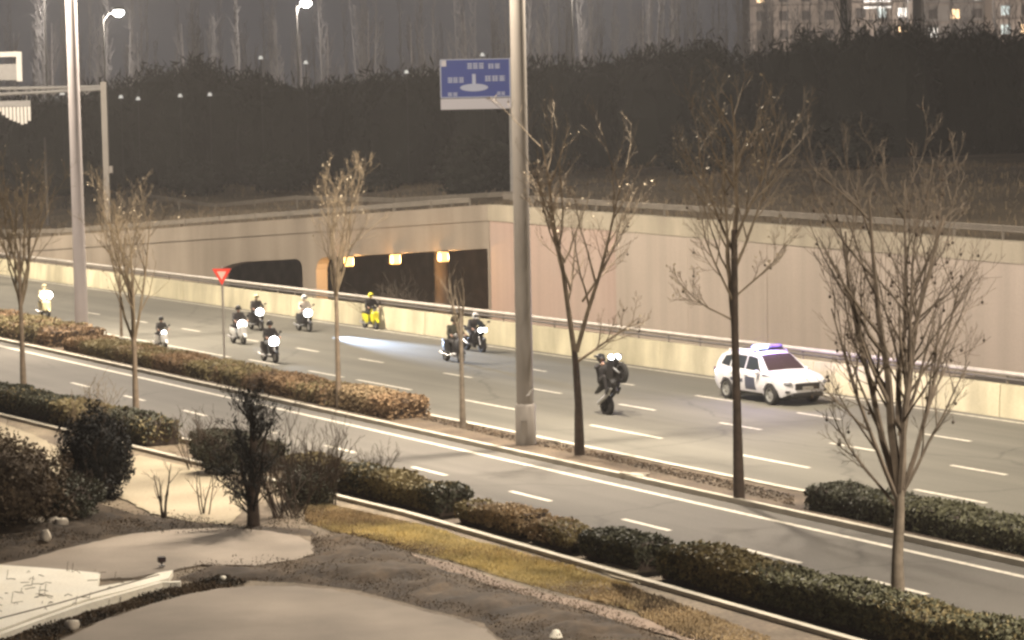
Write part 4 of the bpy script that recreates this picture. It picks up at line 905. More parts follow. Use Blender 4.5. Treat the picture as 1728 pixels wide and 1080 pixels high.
# lit buildings beyond the wood
def building(px0, px1, Y, H, m, label, seed, storey=3.1, bay=3.3, lit=.3, louver=None, depth=14):
    a = along(px0, 60, Y); b = along(px1, 60, Y); gz = 6.0; w = b.x - a.x; r = random.Random(seed)
    t = thing('apartment_building', label, 'building', (a.x + w / 2, Y, gz), 0, 'apartment blocks beyond the wood')
    mb = MB(); mb.box((0, depth / 2, H / 2 - 1), (w, depth, H + 2)); mb.build('wall', M[m], t)
    nb = max(1, int(w / bay)); fl = MB(); fl.box((0, 0, 0), (1.6, .10, 1.6)); fme = fl.mesh('window', M['facade_b'])
    pn = {}
    for key in ('win_dark', 'win_warm', 'win_white', 'win_cool'):
        q = MB(); q.box((-.39, -.09, 0), (.72, .03, 1.55)); q.box((.39, -.09, 0), (.72, .03, 1.55)); pn[key] = q.mesh('pane', M[key])
    zs = int(H / storey)
    for i in range(zs):
        z = 1.7 + i * storey; zi = z + gz
        yv = 207 - (zi - HC) * FPX / Y
        if yv > 75 or yv < -60: continue
        mb = MB(); mb.box((0, -.12, z - 1.45), (w + .1, .22, .22)); mb.build('floor_band', M['facade'], t)
        for k in range(nb):
            x = -w / 2 + (k + .5) * w / nb
            o = link('window', fme, t, (x, -.02, z)); key = 'win_dark' if r.random() > lit else r.choice(('win_warm', 'win_white', 'win_cool', 'win_cool'))
            link('pane', pn[key], o)
    if louver:
        lx = (louver[0] - (px0 + px1) / 2) * Y / FPX; lw = (louver[1] - louver[0]) * Y / FPX; zc = along(louver[0], louver[2], Y).z - gz
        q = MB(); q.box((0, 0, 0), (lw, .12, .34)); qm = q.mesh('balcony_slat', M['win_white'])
        for k in range(3): link('balcony_slat', qm, t, (lx + lw / 2, -.35, zc + k * 1.05 - .5))
    mb = MB(); mb.box((0, depth / 2, H + .15), (w + .6, depth + .6, .3)); mb.build('roof', M['facade_b'], t)
    return t
building(1266, 1418, 430, 34, 'facade', 'pale apartment block at the near end of the lit row beyond the wood', 1, lit=.12)
building(1436, 1540, 425, 36, 'facade', 'apartment block with white slatted balconies beyond the wood', 2, lit=.35, louver=(1458, 1504, 8))
building(1556, 1668, 435, 36, 'facade_b', 'greyish apartment block with cool lit windows beyond the wood', 3, lit=.3)
building(1680, 1850, 425, 38, 'facade', 'apartment block with bright orange and white windows at the frame edge', 5, lit=.8)
for (px, pw, wh) in ((1345, 5000, 'plain pale block'), (1490, 5000, 'white slatted balconies'), (1610, 5000, 'greyish block'), (1715, 5000, 'bright orange windows')):  # lamps added out of sight to brighten the facades
    q = along(px, 40, 412); p = Vector((q.x, q.y, 6.5)); t = thing('added_facade_lamp', 'added unseen lamp behind the wood in front of the ' + wh, 'street lamp', p, 0, 'added lamps lighting the apartment blocks')
    mb = MB(); mb.tube([(0, 0, 0), (0, 0, 7)], .1, 6); mb.build('pole', M['gantry'], t); mb = MB(); mb.ell((0, 0, 7.2), (.3, .3, .25), 8, 6); mb.build('lens', M['lamp_white'], t)
    light('added_facade_light', 'POINT', (0, 0, 7.8), pw, (1, .86, .72), t, None, shadow_soft_size=.3)
# yield sign on its pole
p = at(379, 612, .11); ys = thing('yield_sign', 'red inverted triangle yield sign on a thin pole in the median hedge', 'road sign', p, -.12)
sN = p.y / FPX; H = (612 - 448) * sN
mb = MB(); mb.tube([(0, 0, -.1), (0, 0, H)], .045, 8); mb.build('pole', M['pole'], ys, smooth=50)
def tri(r, y0, y1): 
    q = MB(); q.prism([(r * math.cos(a), r * math.sin(a)) for a in (-PI / 2, PI / 6, 5 * PI / 6)], y0, y1, Matrix.Rotation(PI / 2, 3, 'X'), (0, 0, H - .32)); return q
tri(.44, .05, .07).build('sign_plate', M['red'], ys); tri(.22, .075, .085).build('sign_centre', M['sign_pink'], ys)

# ------------------------------------------------------------------ wheels shared by the vehicles
def wheel(parent, name, loc, r, w, tyre_m, rim_m, n=24, spokes=5, rim_name='rim', hub=.2, brim=.68):
    mb = MB(); mb.lathe([(r * brim, -w / 2), (r * .9, -w / 2), (r, -w * .3), (r, w * .3), (r * .9, w / 2), (r * brim, w / 2)], (0, 0, 0), 'Y', n, closed=True)
    t = mb.build(name, tyre_m, parent, smooth=40, loc=loc)
    mb = MB(); rb = r * brim
    mb.lathe([(rb, -w * .42), (rb * 1.02, w * .42), (rb * .9, w * .42), (rb * .88, -w * .42)], (0, 0, 0), 'Y', n, closed=True)
    mb.lathe([(0, -w * .34), (rb * hub, -w * .34), (rb * hub, w * .34), (0, w * .34)], (0, 0, 0), 'Y', 12)
    for k in range(spokes):
        a = 2 * PI * k / spokes
        mb.box((math.cos(a) * rb * .55, 0, math.sin(a) * rb * .55), (rb * .9, w * .5, rb * .22), Matrix.Rotation(-a, 3, 'Y'))
    mb.lathe([(0, 0), (rb * .9, 0)], (0, 0, 0), 'Y', n)
    mb.build(rim_name, rim_m, t)
    return t
# ------------------------------------------------------------------ police car
def lerp(tab, x):
    if x <= tab[0][0]: return tab[0][1]
    for (a, p), (b, q) in zip(tab[:-1], tab[1:]):
        if x <= b: return p + (q - p) * (x - a) / (b - a)
    return tab[-1][1]
HW = [(-2.30, .70), (-2.2, .82), (-1.9, .905), (-1.2, .93), (1.2, .93), (1.8, .905), (2.05, .86), (2.18, .78), (2.25, .66)]
ZB = [(-2.30, .98), (-2.1, 1.06), (-1, 1.06), (.4, 1.03), (1.0, 1.04), (1.7, .98), (2.05, .92), (2.18, .86), (2.25, .78)]
ZR = [(-2.30, 1.0), (-2.18, 1.20), (-1.95, 1.53), (-1.7, 1.62), (-.9, 1.69), (0, 1.69), (.30, 1.65), (.55, 1.50), (1.08, 1.09), (1.25, 1.06), (1.7, 1.0), (2.05, .94), (2.18, .87), (2.25, .79)]
WX = 1.34
def ring(x):
    w, zb, zr = lerp(HW, x), lerp(ZB, x), max(lerp(ZR, x), lerp(ZB, x) + .005); f = min(1, max(0, (zr - zb - .02) / .6))
    arch = 0
    for xw in (-WX, WX):
        if abs(x - xw) < .42: arch = max(arch, .33 + math.sqrt(.42 ** 2 - (x - xw) ** 2))
    zl = .24 + max(0, abs(x) - 1.9) * .35
    P = [(0, zl), (.70 * w, zl), (.9 * w, zl + .06), (.985 * w, .54), (w, .74), (.985 * w, zb - .07), (.94 * w, zb), ]
    y7 = w * (.92 - .21 * f); P += [(y7, zb + (zr - zb) * .92), (y7 - .09 * w - .03, zr), (0, zr + .03 * (1 if f > .3 else .6))]
    out = []
    for i, (y, z) in enumerate(P):
        if arch and 1 <= i <= 4: z = max(z, min(arch, zb - .12) - .03 * (4 - i) * 0)
        out.append((y, z))
    return out
def ring_v(x, v):
    P = ring(x); sgn = 1 if v >= 0 else -1; v = abs(v); i = min(8, int(v)); f = v - i
    return Vector((x, sgn * (P[i][0] + (P[i + 1][0] - P[i][0]) * f), P[i][1] + (P[i + 1][1] - P[i][1]) * f))
def patch(mb, c, n=6, m=5, off=.006):
    """bilinear patch of (x, v) corners laid just proud of the body"""
    g = []
    for i in range(n + 1):
        for j in range(m + 1):
            a, b = i / n, j / m
            x = (c[0][0] * (1 - a) + c[1][0] * a) * (1 - b) + (c[3][0] * (1 - a) + c[2][0] * a) * b
            v = (c[0][1] * (1 - a) + c[1][1] * a) * (1 - b) + (c[3][1] * (1 - a) + c[2][1] * a) * b
            p = ring_v(x, v); e = 1e-3
            nn = (ring_v(x + e, v) - ring_v(x - e, v)).cross(ring_v(x, v + e) - ring_v(x, v - e))
            nn = nn.normalized() if nn.length > 1e-12 else V((0, 0, 1))
            if nn.dot(p - V((p.x * .8, 0, .75))) < 0: nn = -nn
            g.append(p + nn * off)
    k = m + 1; mb.add(g, [(i * k + j, (i + 1) * k + j, (i + 1) * k + j + 1, i * k + j + 1) for i in range(n) for j in range(m)])
pf = at(1303, 684); pr = pf - V((-UX, -UY, 0)) * (2 * WX)
mid = (pf + pr) / 2 + V((NX, NY, 0)) * .82
car = thing('police_car', 'white police SUV with dark windows and a glowing blue roof light bar', 'police car', (mid.x, mid.y, .004), HEAD); car.scale = (.97,) * 3
mb = MB(); xs = sorted(set([round(-2.30 + k * .06, 3) for k in range(76)] + [2.25] + [-WX - .42, -WX + .42, WX - .42, WX + .42])); secs = []
for x in xs:
    P = ring(x); secs.append([V((x, y, z)) for y, z in P] + [V((x, -y, z)) for y, z in P[-2:0:-1]])
mb.loft(secs); n = len(secs[0])
for i, f in enumerate(mb.f):
    k = i % n
    if i < (len(secs) - 1) * n and (k <= 1 or k >= n - 2): mb.m[i] = 1
mb.build('body', [M['white_paint'], M['black']], car, smooth=38)
def cp(name, m, corners, off=.006, n=6, mm=5, both=True, parent=None):
    out = []
    for sg in ((1, -1) if both else (1,)):
        mb = MB(); patch(mb, [(x, v * sg) for x, v in corners], n, mm, off); out.append(mb.build(name, m, parent or car, smooth=50))
    return out
mb = MB(); patch(mb, [(.37, 9), (1.03, 9), (1.03, 7.72), (.37, 7.72)], 8, 5, .008); patch(mb, [(.37, -9), (1.03, -9), (1.03, -7.72), (.37, -7.72)], 8, 5, .008); mb.build('windscreen', M['glass_dark'], car, smooth=60)
mb = MB(); patch(mb, [(-1.86, 9), (-2.17, 9), (-2.17, 7.6), (-1.86, 7.6)], 6, 5, .008); patch(mb, [(-1.86, -9), (-2.17, -9), (-2.17, -7.6), (-1.86, -7.6)], 6, 5, .008); mb.build('rear_window', M['glass_side'], car, smooth=60)
cp('side_window', M['glass_side'], [(-.20, 6.12), (.78, 6.12), (.36, 6.86), (-.20, 6.86)], .007)
cp('side_window', M['glass_side'], [(-1.12, 6.12), (-.27, 6.12), (-.27, 6.86), (-1.12, 6.86)], .007)
cp('quarter_window', M['glass_side'], [(-1.78, 6.25), (-1.19, 6.12), (-1.19, 6.86), (-1.62, 6.80)], .007)
for d in ((-.20, .86), (-1.06, -.25)):
    for dr in cp('door', M['white_paint'], [(d[0], 2.2), (d[1], 2.2), (d[1], 5.95), (d[0], 5.95)], .009, 8, 8):
        sg = 1 if dr.data.vertices[0].co.y > 0 else -1
        mb = MB(); mb.bevbox((d[0] + .14, sg * .945, .93), (.17, .03, .03), .008); mb.build('handle', M['steel'], dr)
        mb = MB(); patch(mb, [(d[0] + .06, 2.6 * sg), (d[0] + .72, 2.6 * sg), (d[0] + .66, 4.6 * sg), (d[0] + .06, 4.6 * sg)] if d[0] > -.5 else [(d[0] + .02, 3.6 * sg), (d[1] - .02, 3.6 * sg), (d[1] - .02, 4.2 * sg), (d[0] + .02, 4.2 * sg)], 6, 4, .013); mb.build('decal', M['decal'], dr)
cp('stripe', M['decal'], [(.90, 4.9), (1.55, 5.2), (1.2, 5.55), (.90, 5.5)], .012, 6, 3)
cp('sill_trim', M['black'], [(-.86, 1.6), (.86, 1.6), (.86, 2.3), (-.86, 2.3)], .012)
cp('bonnet', M['white_paint'], [(1.15, 6.6), (2.02, 6.6), (2.02, 9), (1.15, 9)], .008, 8, 6)
mb = MB(); mb.bevbox((2.235, 0, .66), (.10, 1.00, .22), .03)
mb.build('grille', M['black'], car); 
mb = MB(); mb.bevbox((2.275, 0, .60), (.05, .44, .12), .012); mb.build('number_plate', M['steel'], car)
mb = MB(); mb.bevbox((2.13, 0, .38), (.30, 1.30, .20), .05); mb.build('bumper_skirt', M['black'], car)
for sg in (1, -1):
    mb = MB(); mb.ell((2.11, sg * .70, .77), (.18, .16, .075), 10, 6, Matrix.Rotation(-sg * .42, 3, 'Z')); mb.build('headlight', M['headlight_off'], car, smooth=60)
    mb = MB(); mb.bevbox((2.15, sg * .70, .50), (.14, .28, .08), .02, Matrix.Rotation(-sg * .55, 3, 'Z')); mb.build('fog_lamp', M['black'], car)
    mb = MB(); mb.ell((.72, sg * 1.02, 1.08), (.10, .12, .08), 10, 6); mb.tube([(.76, sg * .88, 1.03), (.74, sg * 1.0, 1.05)], .03, 6); mb.build('mirror', M['white_paint'], car, smooth=60)
    mb = MB(); mb.bevbox((-2.24, sg * .66, .98), (.12, .28, .13), .03, Matrix.Rotation(sg * .3, 3, 'Z')); mb.build('tail_lamp', M['red_lens'], car)
    mb = MB(); mb.tube([(-1.6, sg * .60, 1.69), (-.9, sg * .62, 1.76), (.0, sg * .60, 1.75), (.25, sg * .58, 1.70)], .02, 6); mb.build('roof_rail', M['steel'], car)
    for xw in (WX, -WX): wheel(car, 'wheel', (xw, sg * .82, .352), .352, .23, M['rubber'], M['alloy'], 28, 7)
    for xw in (WX, -WX):
        mb = MB(); mb.box((xw, sg * .52, .42), (.76, .36, .5)); mb.build('wheel_well', M['black'], car)
mb = MB(); mb.bevbox((-.12, 0, 1.755), (.30, 1.16, .06), .02); lb = mb.build('light_bar', M['black'], car)
mb = MB(); mb.bevbox((-.12, -.30, 1.83), (.28, .54, .12), .04); mb.build('beacon_blue', M['blue_lens'], lb); mb = MB(); mb.bevbox((-.12, .30, 1.83), (.28, .54, .12), .04); mb.build('beacon_dark', M['beacon_off'], lb)
light('beacon_glow', 'POINT', (-.15, -.4, 2.1), 420, (.34, .30, 1), car, None, shadow_soft_size=.25)
light('beacon_glow', 'POINT', (-.1, .5, 2.2), 60, (.55, .25, 1), car, None, shadow_soft_size=.2)

# ------------------------------------------------------------------ people
def body_mesh(name, J, hand_dir=V((1, 0, -.15))):
    """one closed body: bones fused by a voxel remesh; material per region"""
    mb = MB(); bones = []
    def bone(a, b, ra, rb, m):
        a, b = V(a), V(b); mb.tube([a, b], [ra, rb], 10); mb.ell(a, (ra,) * 3, 10, 7); mb.ell(b, (rb,) * 3, 10, 7); bones.append((a, b, ra, rb, m))
    T, L_, S, F = 0, 1, 2, 3   # jacket, trousers, skin, shoes
    pel, ch, nk, hd = V(J['pelvis']), V(J['chest']), V(J['neck']), V(J['head'])
    for y in (-.09, 0, .09): bone(pel + V((0, y, 0)), pel.lerp(ch, .5) + V((0, y, 0)), .125, .12, L_ if 0 else T)
    for y in (-.11, 0, .11): bone(pel.lerp(ch, .5) + V((0, y * .8, 0)), ch + V((0, y, 0)), .12, .125, T)
    bone(ch, nk, .10, .06, T); bone(nk, hd, .055, .06, S)
    mb.ell(hd, (.098, .078, .122), 14, 10); bones.append((hd, hd + V((0, 0, .01)), .1, .1, S))
    mb.ell(hd + V((.10, 0, -.015)), (.022, .016, .03), 8, 6)
    mb.ell(hd + V((.085, 0, -.065)), (.02, .03, .012), 8, 5)
    for sy in (-1, 1): mb.ell(hd + V((.0, sy * .08, -.01)), (.02, .014, .032), 8, 5); mb.ell(hd + V((.088, sy * .033, .022)), (.014, .018, .012), 8, 5)
    for sy, k in ((1, 'l'), (-1, 'r')):
        sh, el, ha, hip, kn, an, to = (V(J[q + k]) for q in ('sh_', 'el_', 'ha_', 'hip_', 'kn_', 'an_', 'to_'))
        bone(ch.lerp(nk, .35), sh, .10, .085, T); bone(sh, el, .072, .056, T); bone(el, ha, .055, .036, T)
        d = (ha - el).normalized(); pc = ha + d * .05; bone(ha, pc, .036, .036, S); mb.ell(pc, (.05, .045, .026), 10, 6)
        fd = hand_dir.normalized()
        for i, (o, l) in enumerate(((-.036, .05), (-.012, .062), (.013, .057), (.036, .045))):
            a0 = pc + V((.01, o, .012)); a1 = a0 + fd * l * .55 + V((.012, 0, -.008)); a2 = a1 + V((.004, 0, -l * .7)); a3 = a2 + V((-.03, 0, -.006))
            bone(a0, a1, .0145, .013, S); bone(a1, a2, .013, .012, S); bone(a2, a3, .012, .011, S)
        bone(pc + V((-.01, -sy * .03, -.005)), pc + V((.02, -sy * .055, -.03)), .015, .013, S); bone(pc + V((.02, -sy * .055, -.03)), pc + V((.035, -sy * .03, -.05)), .013, .011, S)
        bone(pel + V((0, sy * .05, -.01)), hip, .12, .105, L_); bone(hip, kn, .098, .068, L_); bone(kn, an, .066, .046, L_)
        bone(an, an + (to - an) * .2 + V((0, 0, -.03)), .046, .05, F); bone(an + V((-.03, 0, -.05)), to, .045, .038, F)
    o = mb.build(name, M['cloth_black']); md = o.modifiers.new('fuse', 'REMESH'); md.mode = 'VOXEL'; md.voxel_size = .0125
    s = o.modifiers.new('soft', 'SMOOTH'); s.factor = .5; s.iterations = 3
    dg = bpy.context.evaluated_depsgraph_get(); me = bpy.data.meshes.new_from_object(o.evaluated_get(dg)); bpy.data.objects.remove(o)
    n = len(me.polygons); C = np.zeros(n * 3, np.float32); me.polygons.foreach_get('center', C); C = C.reshape(-1, 3)
    best = np.full(n, 1e9); mi = np.zeros(n, np.int32)
    for a, b, ra, rb, m in bones:
        a_, b_ = np.array(a), np.array(b); ab = b_ - a_; k = np.clip(((C - a_) @ ab) / max(1e-9, ab @ ab), 0, 1)
        d = np.linalg.norm(C - (a_ + k[:, None] * ab), axis=1) - (ra + (rb - ra) * k)
        w = d < best; best[w] = d[w]; mi[w] = m
    me.materials.clear()
    for m in ('cloth_black', 'cloth_blue', 'skin', 'black'): me.materials.append(M[m])
    me.polygons.foreach_set('material_index', mi); me.polygons.foreach_set('use_smooth', [True] * n); me.update(); me.name = name
    return me
JS = dict(pelvis=(-.02, 0, .86), chest=(.05, 0, 1.20), neck=(.09, 0, 1.38), head=(.13, 0, 1.53))
for k, y in (('l', 1), ('r', -1)):
    JS.update({'sh_' + k: (.06, .19 * y, 1.30), 'el_' + k: (.22, .31 * y, 1.06), 'ha_' + k: (.40, .29 * y, 1.03), 'hip_' + k: (.02, .11 * y, .82), 'kn_' + k: (.40, .16 * y, .76), 'an_' + k: (.34, .15 * y, .37), 'to_' + k: (.48, .16 * y, .335)})
BODY_SIT = body_mesh('body', JS)
JM = dict(pelvis=(-.22, 0, .92), chest=(.02, 0, 1.20), neck=(.12, 0, 1.35), head=(.21, 0, 1.47))
for k, y in (('l', 1), ('r', -1)):
    JM.update({'sh_' + k: (.06, .20 * y, 1.27), 'el_' + k: (.24, .36 * y, 1.06), 'ha_' + k: (.43, .30 * y, .99), 'hip_' + k: (-.16, .12 * y, .88), 'kn_' + k: (.18, .22 * y, .72), 'an_' + k: (-.12, .19 * y, .38), 'to_' + k: (.05, .2 * y, .34)})
BODY_RIDE = body_mesh('body', JM)
def helmet(parent, c, m, full=False):
    mb = MB(); c = V(c); n = 18; vs = []; R = (.145, .125, .145)
    prof = [(.0, 1.0), (.35, .94), (.65, .76), (.86, .51), (.98, .18), (1.0, -.10), (.97, -.38)] + ([(.86, -.72)] if full else [])
    mb.lathe([(r * .135, z * .145) for r, z in prof], c + V((-.01, 0, .025)), 'Z', n)
    mb.lathe([(r * .135 * .93, z * .145 - .003) for r, z in prof[::-1]], c + V((-.01, 0, .02)), 'Z', n)
    h = mb.build('helmet', m, parent, smooth=50)
    mb = MB(); ns = 8
    a0, a1 = -1.0, 1.0; vs = []
    for i in range(ns + 1):
        a = a0 + (a1 - a0) * i / ns
        for z in ((.05, -.045) if full else (.055, -.005)): vs.append(c + V((-.01 + math.cos(a) * .141, math.sin(a) * .141, z + .01)))
    mb.add(vs, [(2 * i, 2 * i + 1, 2 * i + 3, 2 * i + 2) for i in range(ns)]); mb.build('visor', M['visor'], h, smooth=60)
    return h
def person(bike, label, mesh, mats, head, hm, full=False, dx=0.0):
    t = thing('person', label, 'person', bike.location, 0, 'riders on the two-wheelers'); t.rotation_euler = bike.rotation_euler; t.scale = bike.scale
    o = link('body', mesh, t, (dx, 0, 0))
    for i, k in enumerate(mats):
        o.material_slots[i].link = 'OBJECT'; o.material_slots[i].material = M[k]
    helmet(t, V(head) + V((dx, 0, 0)), M[hm], full); return t
# ------------------------------------------------------------------ two-wheelers
def scooter(label, p, main, dark='black', lamp=True, box=False, group='scooters in the convoy', beam=0, lens_r=.13, two=False, yaw=0.0, bag=None):
    t = thing('motor_scooter', label, 'scooter', (p.x, p.y, .004), HEAD + yaw, group)
    mb = MB(); mb.loft([[V((x, w * a, z0 + (z1 - z0) * b)) for a, b in ((-.6, 0), (.6, 0), (1, .5), (.8, 1), (-.8, 1), (-1, .5))] for x, w, z0, z1 in ((-.72, .06, .56, .70), (-.62, .14, .42, .74), (-.35, .17, .30, .74), (-.08, .16, .26, .70), (.04, .13, .24, .52))]); mb.build('rear_body', M[main], t, smooth=45)
    mb = MB(); mb.loft([[V((x, w * a, z + h * b)) for a, b in ((-1, 0), (1, 0), (.85, 1), (-.85, 1))] for x, w, z, h in ((-.68, .10, .74, .06), (-.45, .15, .73, .09), (-.1, .14, .70, .09), (.06, .09, .69, .05))]); mb.build('seat', M['black'], t, smooth=50)
    mb = MB(); mb.bevbox((.20, 0, .27), (.52, .30, .10), .03); mb.build('floorboard', M[dark], t)
    mb = MB(); mb.loft([[V((x, w * a, z)) for a, x in ((-1, x0), (-.5, x0 + .09), (.5, x0 + .09), (1, x0), (.5, x0 + .03), (-.5, x0 + .03))] for z, x0, w in ((.26, .40, .13), (.40, .46, .19), (.62, .46, .22), (.82, .42, .19), (.96, .38, .12))]); mb.build('front_shield', M[main], t, smooth=45)
    mb = MB(); mb.tube([(.62, 0, .24), (.47, 0, .78), (.40, 0, .98)], [.045, .04, .035], 8); mb.build('steering_column', M['steel'], t)
    mb = MB(); mb.loft([[V((.62 + math.cos(a) * .27, y, .24 + math.sin(a) * .27)) for y in (-.07, 0, .07)] + [V((.62 + math.cos(a) * .245, y, .24 + math.sin(a) * .245)) for y in (.06, -.06)] for a in [PI * (.12 + .70 * k / 8) for k in range(9)]]); mb.build('mudguard', M[main], t, smooth=45)
    mb = MB(); mb.bevbox((.41, 0, 1.0), (.18, .28, .15), .04); mb.tube([(.36, -.33, 1.03), (.41, -.15, 1.02), (.42, 0, 1.01), (.41, .15, 1.02), (.36, .33, 1.03)], .018, 6); mb.build('handlebar', M[dark], t)
    for sy in (-1, 1):
        mb = MB(); mb.tube([(.40, sy * .2, 1.03), (.42, sy * .30, 1.2)], .009, 5); mb.ell((.42, sy * .32, 1.23), (.02, .065, .045), 8, 5); mb.build('mirror', M['black'], t)
    ys = (-.13, .13) if two else (0,)
    for y in ys:
        mb = MB(); z = 1.13 if two else .86; mb.ell((.50 if not two else .46, y, z), (.06, lens_r, lens_r * .95), 14, 9); mb.build('headlight', M['headlight'] if lamp else M['headlight_off'], t, smooth=60)
    wheel(t, 'wheel', (.62, 0, .24), .24, .10, M['rubber'], M['alloy'], 20, 5, brim=.6); wheel(t, 'wheel', (-.55, 0, .24), .24, .11, M['rubber'], M['alloy'], 20, 5, brim=.6)
    mb = MB(); mb.ell((-.74, 0, .62), (.03, .09, .04), 8, 5); mb.build('tail_lamp', M['red_lens'], t)
    mb = MB(); mb.tube([(-.1, -.14, .25), (-.5, -.17, .28), (-.75, -.17, .34)], [.03, .05, .045], 8); mb.build('exhaust', M['steel'], t, smooth=50)
    if box:
        mb = MB(); mb.bevbox((-.66, 0, 1.0), (.40, .40, .38), .05); mb.build('top_box', M[box], t)
        mb = MB(); mb.box((-.62, 0, .80), (.34, .22, .03)); mb.build('rack', M['steel'], t)
    if bag:
        mb = MB(); mb.bevbox((.55, 0, .58), (.16, .36, .50), .06); mb.build('leg_cover', M[bag], t)
    if beam:
        light('headlight_beam', 'SPOT', (.62, 0, .9), beam, (.55, .72, 1), t, (9.5, -.2, 0) if beam > 1000 else (5, 0, 0), spot_size=math.radians(21 if beam > 1000 else 40), spot_blend=1.0, shadow_soft_size=.06)
    return t
def motorcycle(label, p, main, yaw=0.0, wheelie=0.0, lamps=2, group='motorcycles in the convoy', lens='headlight', lens_r=.075):
    t = thing('motorcycle', label, 'motorcycle', (p.x, p.y, .004), HEAD + yaw, group)
    mb = MB(); mb.loft([[V((x, w * a, z0 + (z1 - z0) * b)) for a, b in ((-.5, 0), (.5, 0), (1, .45), (.6, 1), (-.6, 1), (-1, .45))] for x, w, z0, z1 in ((-.08, .10, .70, .84), (.08, .17, .70, .98), (.28, .18, .72, 1.02), (.44, .10, .78, .96))]); mb.build('fuel_tank', M[main], t, smooth=50)
    mb = MB(); mb.loft([[V((x, w * a, z0 + (z1 - z0) * b)) for a, b in ((-.5, 0), (.5, 0), (1, .5), (.5, 1), (-.5, 1), (-1, .5))] for x, w, z0, z1 in ((.22, .20, .42, .74), (.42, .24, .50, .98), (.62, .22, .66, 1.08), (.78, .12, .76, 1.0), (.86, .05, .82, .92))]); mb.build('fairing', M[main], t, smooth=45)
    mb = MB(); mb.loft([[V((x, w * a, z)) for a in (-1, 0, 1)] + [V((x - .02, w * a * .9, z + .01)) for a in (1, 0, -1)] for x, w, z in ((.78, .10, 1.02), (.66, .15, 1.15), (.54, .14, 1.27))]); mb.build('windscreen', M['glass_side'], t, smooth=50)
    mb = MB(); mb.loft([[V((x, w * a, z + h * b)) for a, b in ((-.8, 0), (.8, 0), (1, 1), (-1, 1))] for x, w, z, h in ((-.02, .12, .76, .08), (-.3, .15, .78, .08), (-.55, .11, .86, .08), (-.85, .05, .98, .05))]); mb.build('seat', M['black'], t, smooth=50)
    mb = MB(); mb.bevbox((.10, 0, .48), (.50, .32, .40), .08); mb.tube([(.3, 0, .5), (.1, 0, .2), (-.3, 0, .3)], .05, 8); mb.build('engine', M['black'], t)
    mb = MB(); mb.tube([(.02, .08, .72), (-.3, .1, .5), (-.64, .09, .31)], .035, 6); mb.tube([(.02, -.08, .72), (-.3, -.1, .5), (-.64, -.09, .31)], .035, 6); mb.build('swingarm', M['black'], t)
    mb = MB()
    for sy in (-1, 1): mb.tube([(.74, sy * .09, .31), (.55, sy * .09, .82), (.48, sy * .09, 1.0)], .028, 8)
    mb.build('fork', M['steel'], t, smooth=50)
    mb = MB(); mb.tube([(.38, -.36, 1.03), (.46, -.2, 1.02), (.48, 0, 1.0), (.46, .2, 1.02), (.38, .36, 1.03)], .018, 6); mb.build('handlebar', M['black'], t)
    for sy in (-1, 1):
        mb = MB(); mb.tube([(.60, sy * .2, 1.08), (.56, sy * .38, 1.22)], .01, 5); mb.ell((.55, sy * .42, 1.24), (.025, .075, .045), 8, 5); mb.build('mirror', M['black'], t)
    for y in ((-.10, .10) if lamps == 2 else (0,)):
        mb = MB(); mb.ell((.80, y, .93), (.06, lens_r, lens_r * .9), 12, 8); mb.build('headlight', M[lens], t, smooth=60)
    mb = MB(); mb.tube([(.1, -.14, .3), (-.3, -.18, .34), (-.75, -.18, .5)], [.035, .06, .055], 8); mb.build('exhaust', M['steel'], t, smooth=50)
    mb = MB(); mb.loft([[V((.74 + math.cos(a) * .335, y, .31 + math.sin(a) * .335)) for y in (-.07, 0, .07)] + [V((.74 + math.cos(a) * .32, y, .31 + math.sin(a) * .32)) for y in (.06, -.06)] for a in [PI * (.2 + .55 * k / 8) for k in range(9)]]); mb.build('mudguard', M[main], t, smooth=45)
    wheel(t, 'wheel', (.74, 0, .31), .31, .12, M['rubber'], M['black'], 24, 6, brim=.7); wheel(t, 'wheel', (-.66, 0, .31), .31, .17, M['rubber'], M['black'], 24, 6, brim=.68)
    if wheelie:   # the whole machine pivots about the rear axle
        rot = Euler((0, -wheelie, HEAD + yaw)); axle = V((-.66, 0, .31)); t.rotation_euler = rot
        t.location = V((p.x, p.y, .314)) - rot.to_matrix() @ axle
    return t
GR = 'riders on the two-wheelers'
def P_(px, py, back=0.0): q = at(px, py); return q - V((-UX, -UY, 0)) * back
b = scooter('cream scooter with two glowing lamps on its handlebar at the far end of the convoy', P_(75, 535), 'cream', two=True, lens_r=.19, beam=70, bag='cream')
person(b, 'person in a cream coat riding the far cream scooter', BODY_SIT, ('cloth_cream', 'cloth_cream', 'skin', 'black'), JS['head'], 'cream')
b = scooter('white scooter with a rider in black close to the long median hedge', P_(272, 588), 'white_fairing', lens_r=.12, lamp=True, bag='white_fairing'); b.scale = (.82,) * 3
person(b, 'person in dark clothes and black helmet on the white scooter by the hedge', BODY_SIT, ('cloth_grey', 'cloth_blue', 'skin', 'black'), JS['head'], 'black')
b = scooter('scooter with a wide white front and dazzling headlight, rear one of the trio', P_(402, 580), 'white_fairing', lens_r=.21, beam=160, bag='white_fairing')
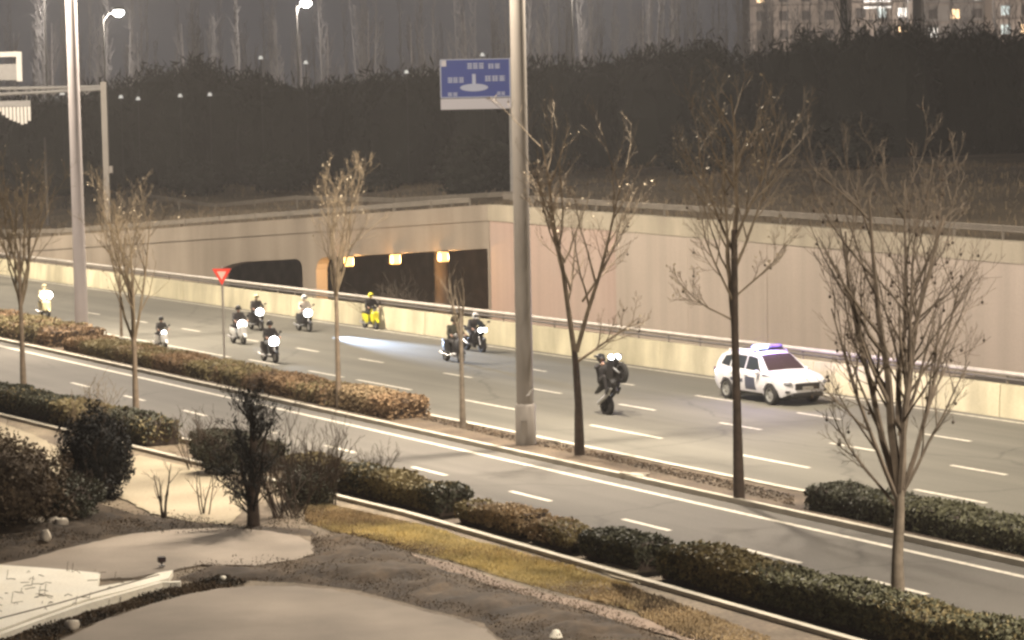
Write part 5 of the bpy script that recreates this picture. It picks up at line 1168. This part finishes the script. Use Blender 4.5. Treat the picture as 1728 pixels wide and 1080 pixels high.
person(b, 'person in charcoal on the dazzling white-fronted scooter', BODY_SIT, ('cloth_grey', 'cloth_blue', 'skin', 'black'), JS['head'], 'black')
b = scooter('dark scooter with a high white headlight whose rider has a cream helmet', P_(432, 557), 'black', lens_r=.19, beam=90)
person(b, 'tall person in a charcoal jacket with a cream topped helmet', BODY_SIT, ('cloth_grey', 'cloth_black', 'skin', 'black'), JS['head'], 'cream')
b = scooter('black scooter with a big white headlight nearest the hedge', P_(455, 611), 'black', lens_r=.21, beam=160)
person(b, 'person in black with light trousers and white shoes on the front scooter of the trio', BODY_SIT, ('cloth_black', 'cloth_jean', 'skin', 'shoe_white'), JS['head'], 'black')
b = scooter('dark scooter casting a pale blue headlight beam across the road', P_(513, 559), 'black', lens_r=.20, beam=30000)
person(b, 'person in a pale jacket behind the pale blue beam', BODY_SIT, ('cloth_pale', 'cloth_grey', 'skin', 'black'), JS['head'], 'white_fairing')
b = scooter('bright yellow scooter riding close along the concrete barrier', P_(625, 555), 'yellow', lamp=False, bag='yellow', lens_r=.10)
person(b, 'person in black on the bright yellow scooter', BODY_SIT, ('cloth_black', 'cloth_black', 'skin', 'black'), JS['head'], 'yellow')
b = scooter('black scooter with a silver floor beside the twin-lamp motorcycle', P_(765, 611), 'black', dark='steel', lamp=False, lens_r=.09); b.scale = (1.08,) * 3
person(b, 'person in an olive jacket with white shoes on the black scooter', BODY_SIT, ('cloth_green', 'cloth_grey', 'skin', 'shoe_white'), JS['head'], 'cloth_green')
b = motorcycle('dark motorcycle with two round headlights near the barrier', P_(800, 593), 'black_gloss', lens_r=.10)
person(b, 'person in dark clothes with a white helmet on the twin-lamp motorcycle', BODY_RIDE, ('cloth_grey', 'cloth_blue', 'skin', 'black'), JM['head'], 'white_fairing', True)
b = motorcycle('black motorcycle rearing on its back wheel in front of the police car', P_(1026, 700), 'black_gloss', wheelie=.86, lens_r=.10)
b.scale = (1.06,) * 3
person(b, 'person in black pulling a wheelie on the rearing motorcycle', BODY_RIDE, ('cloth_black', 'cloth_black', 'skin', 'black'), JM['head'], 'black', True)
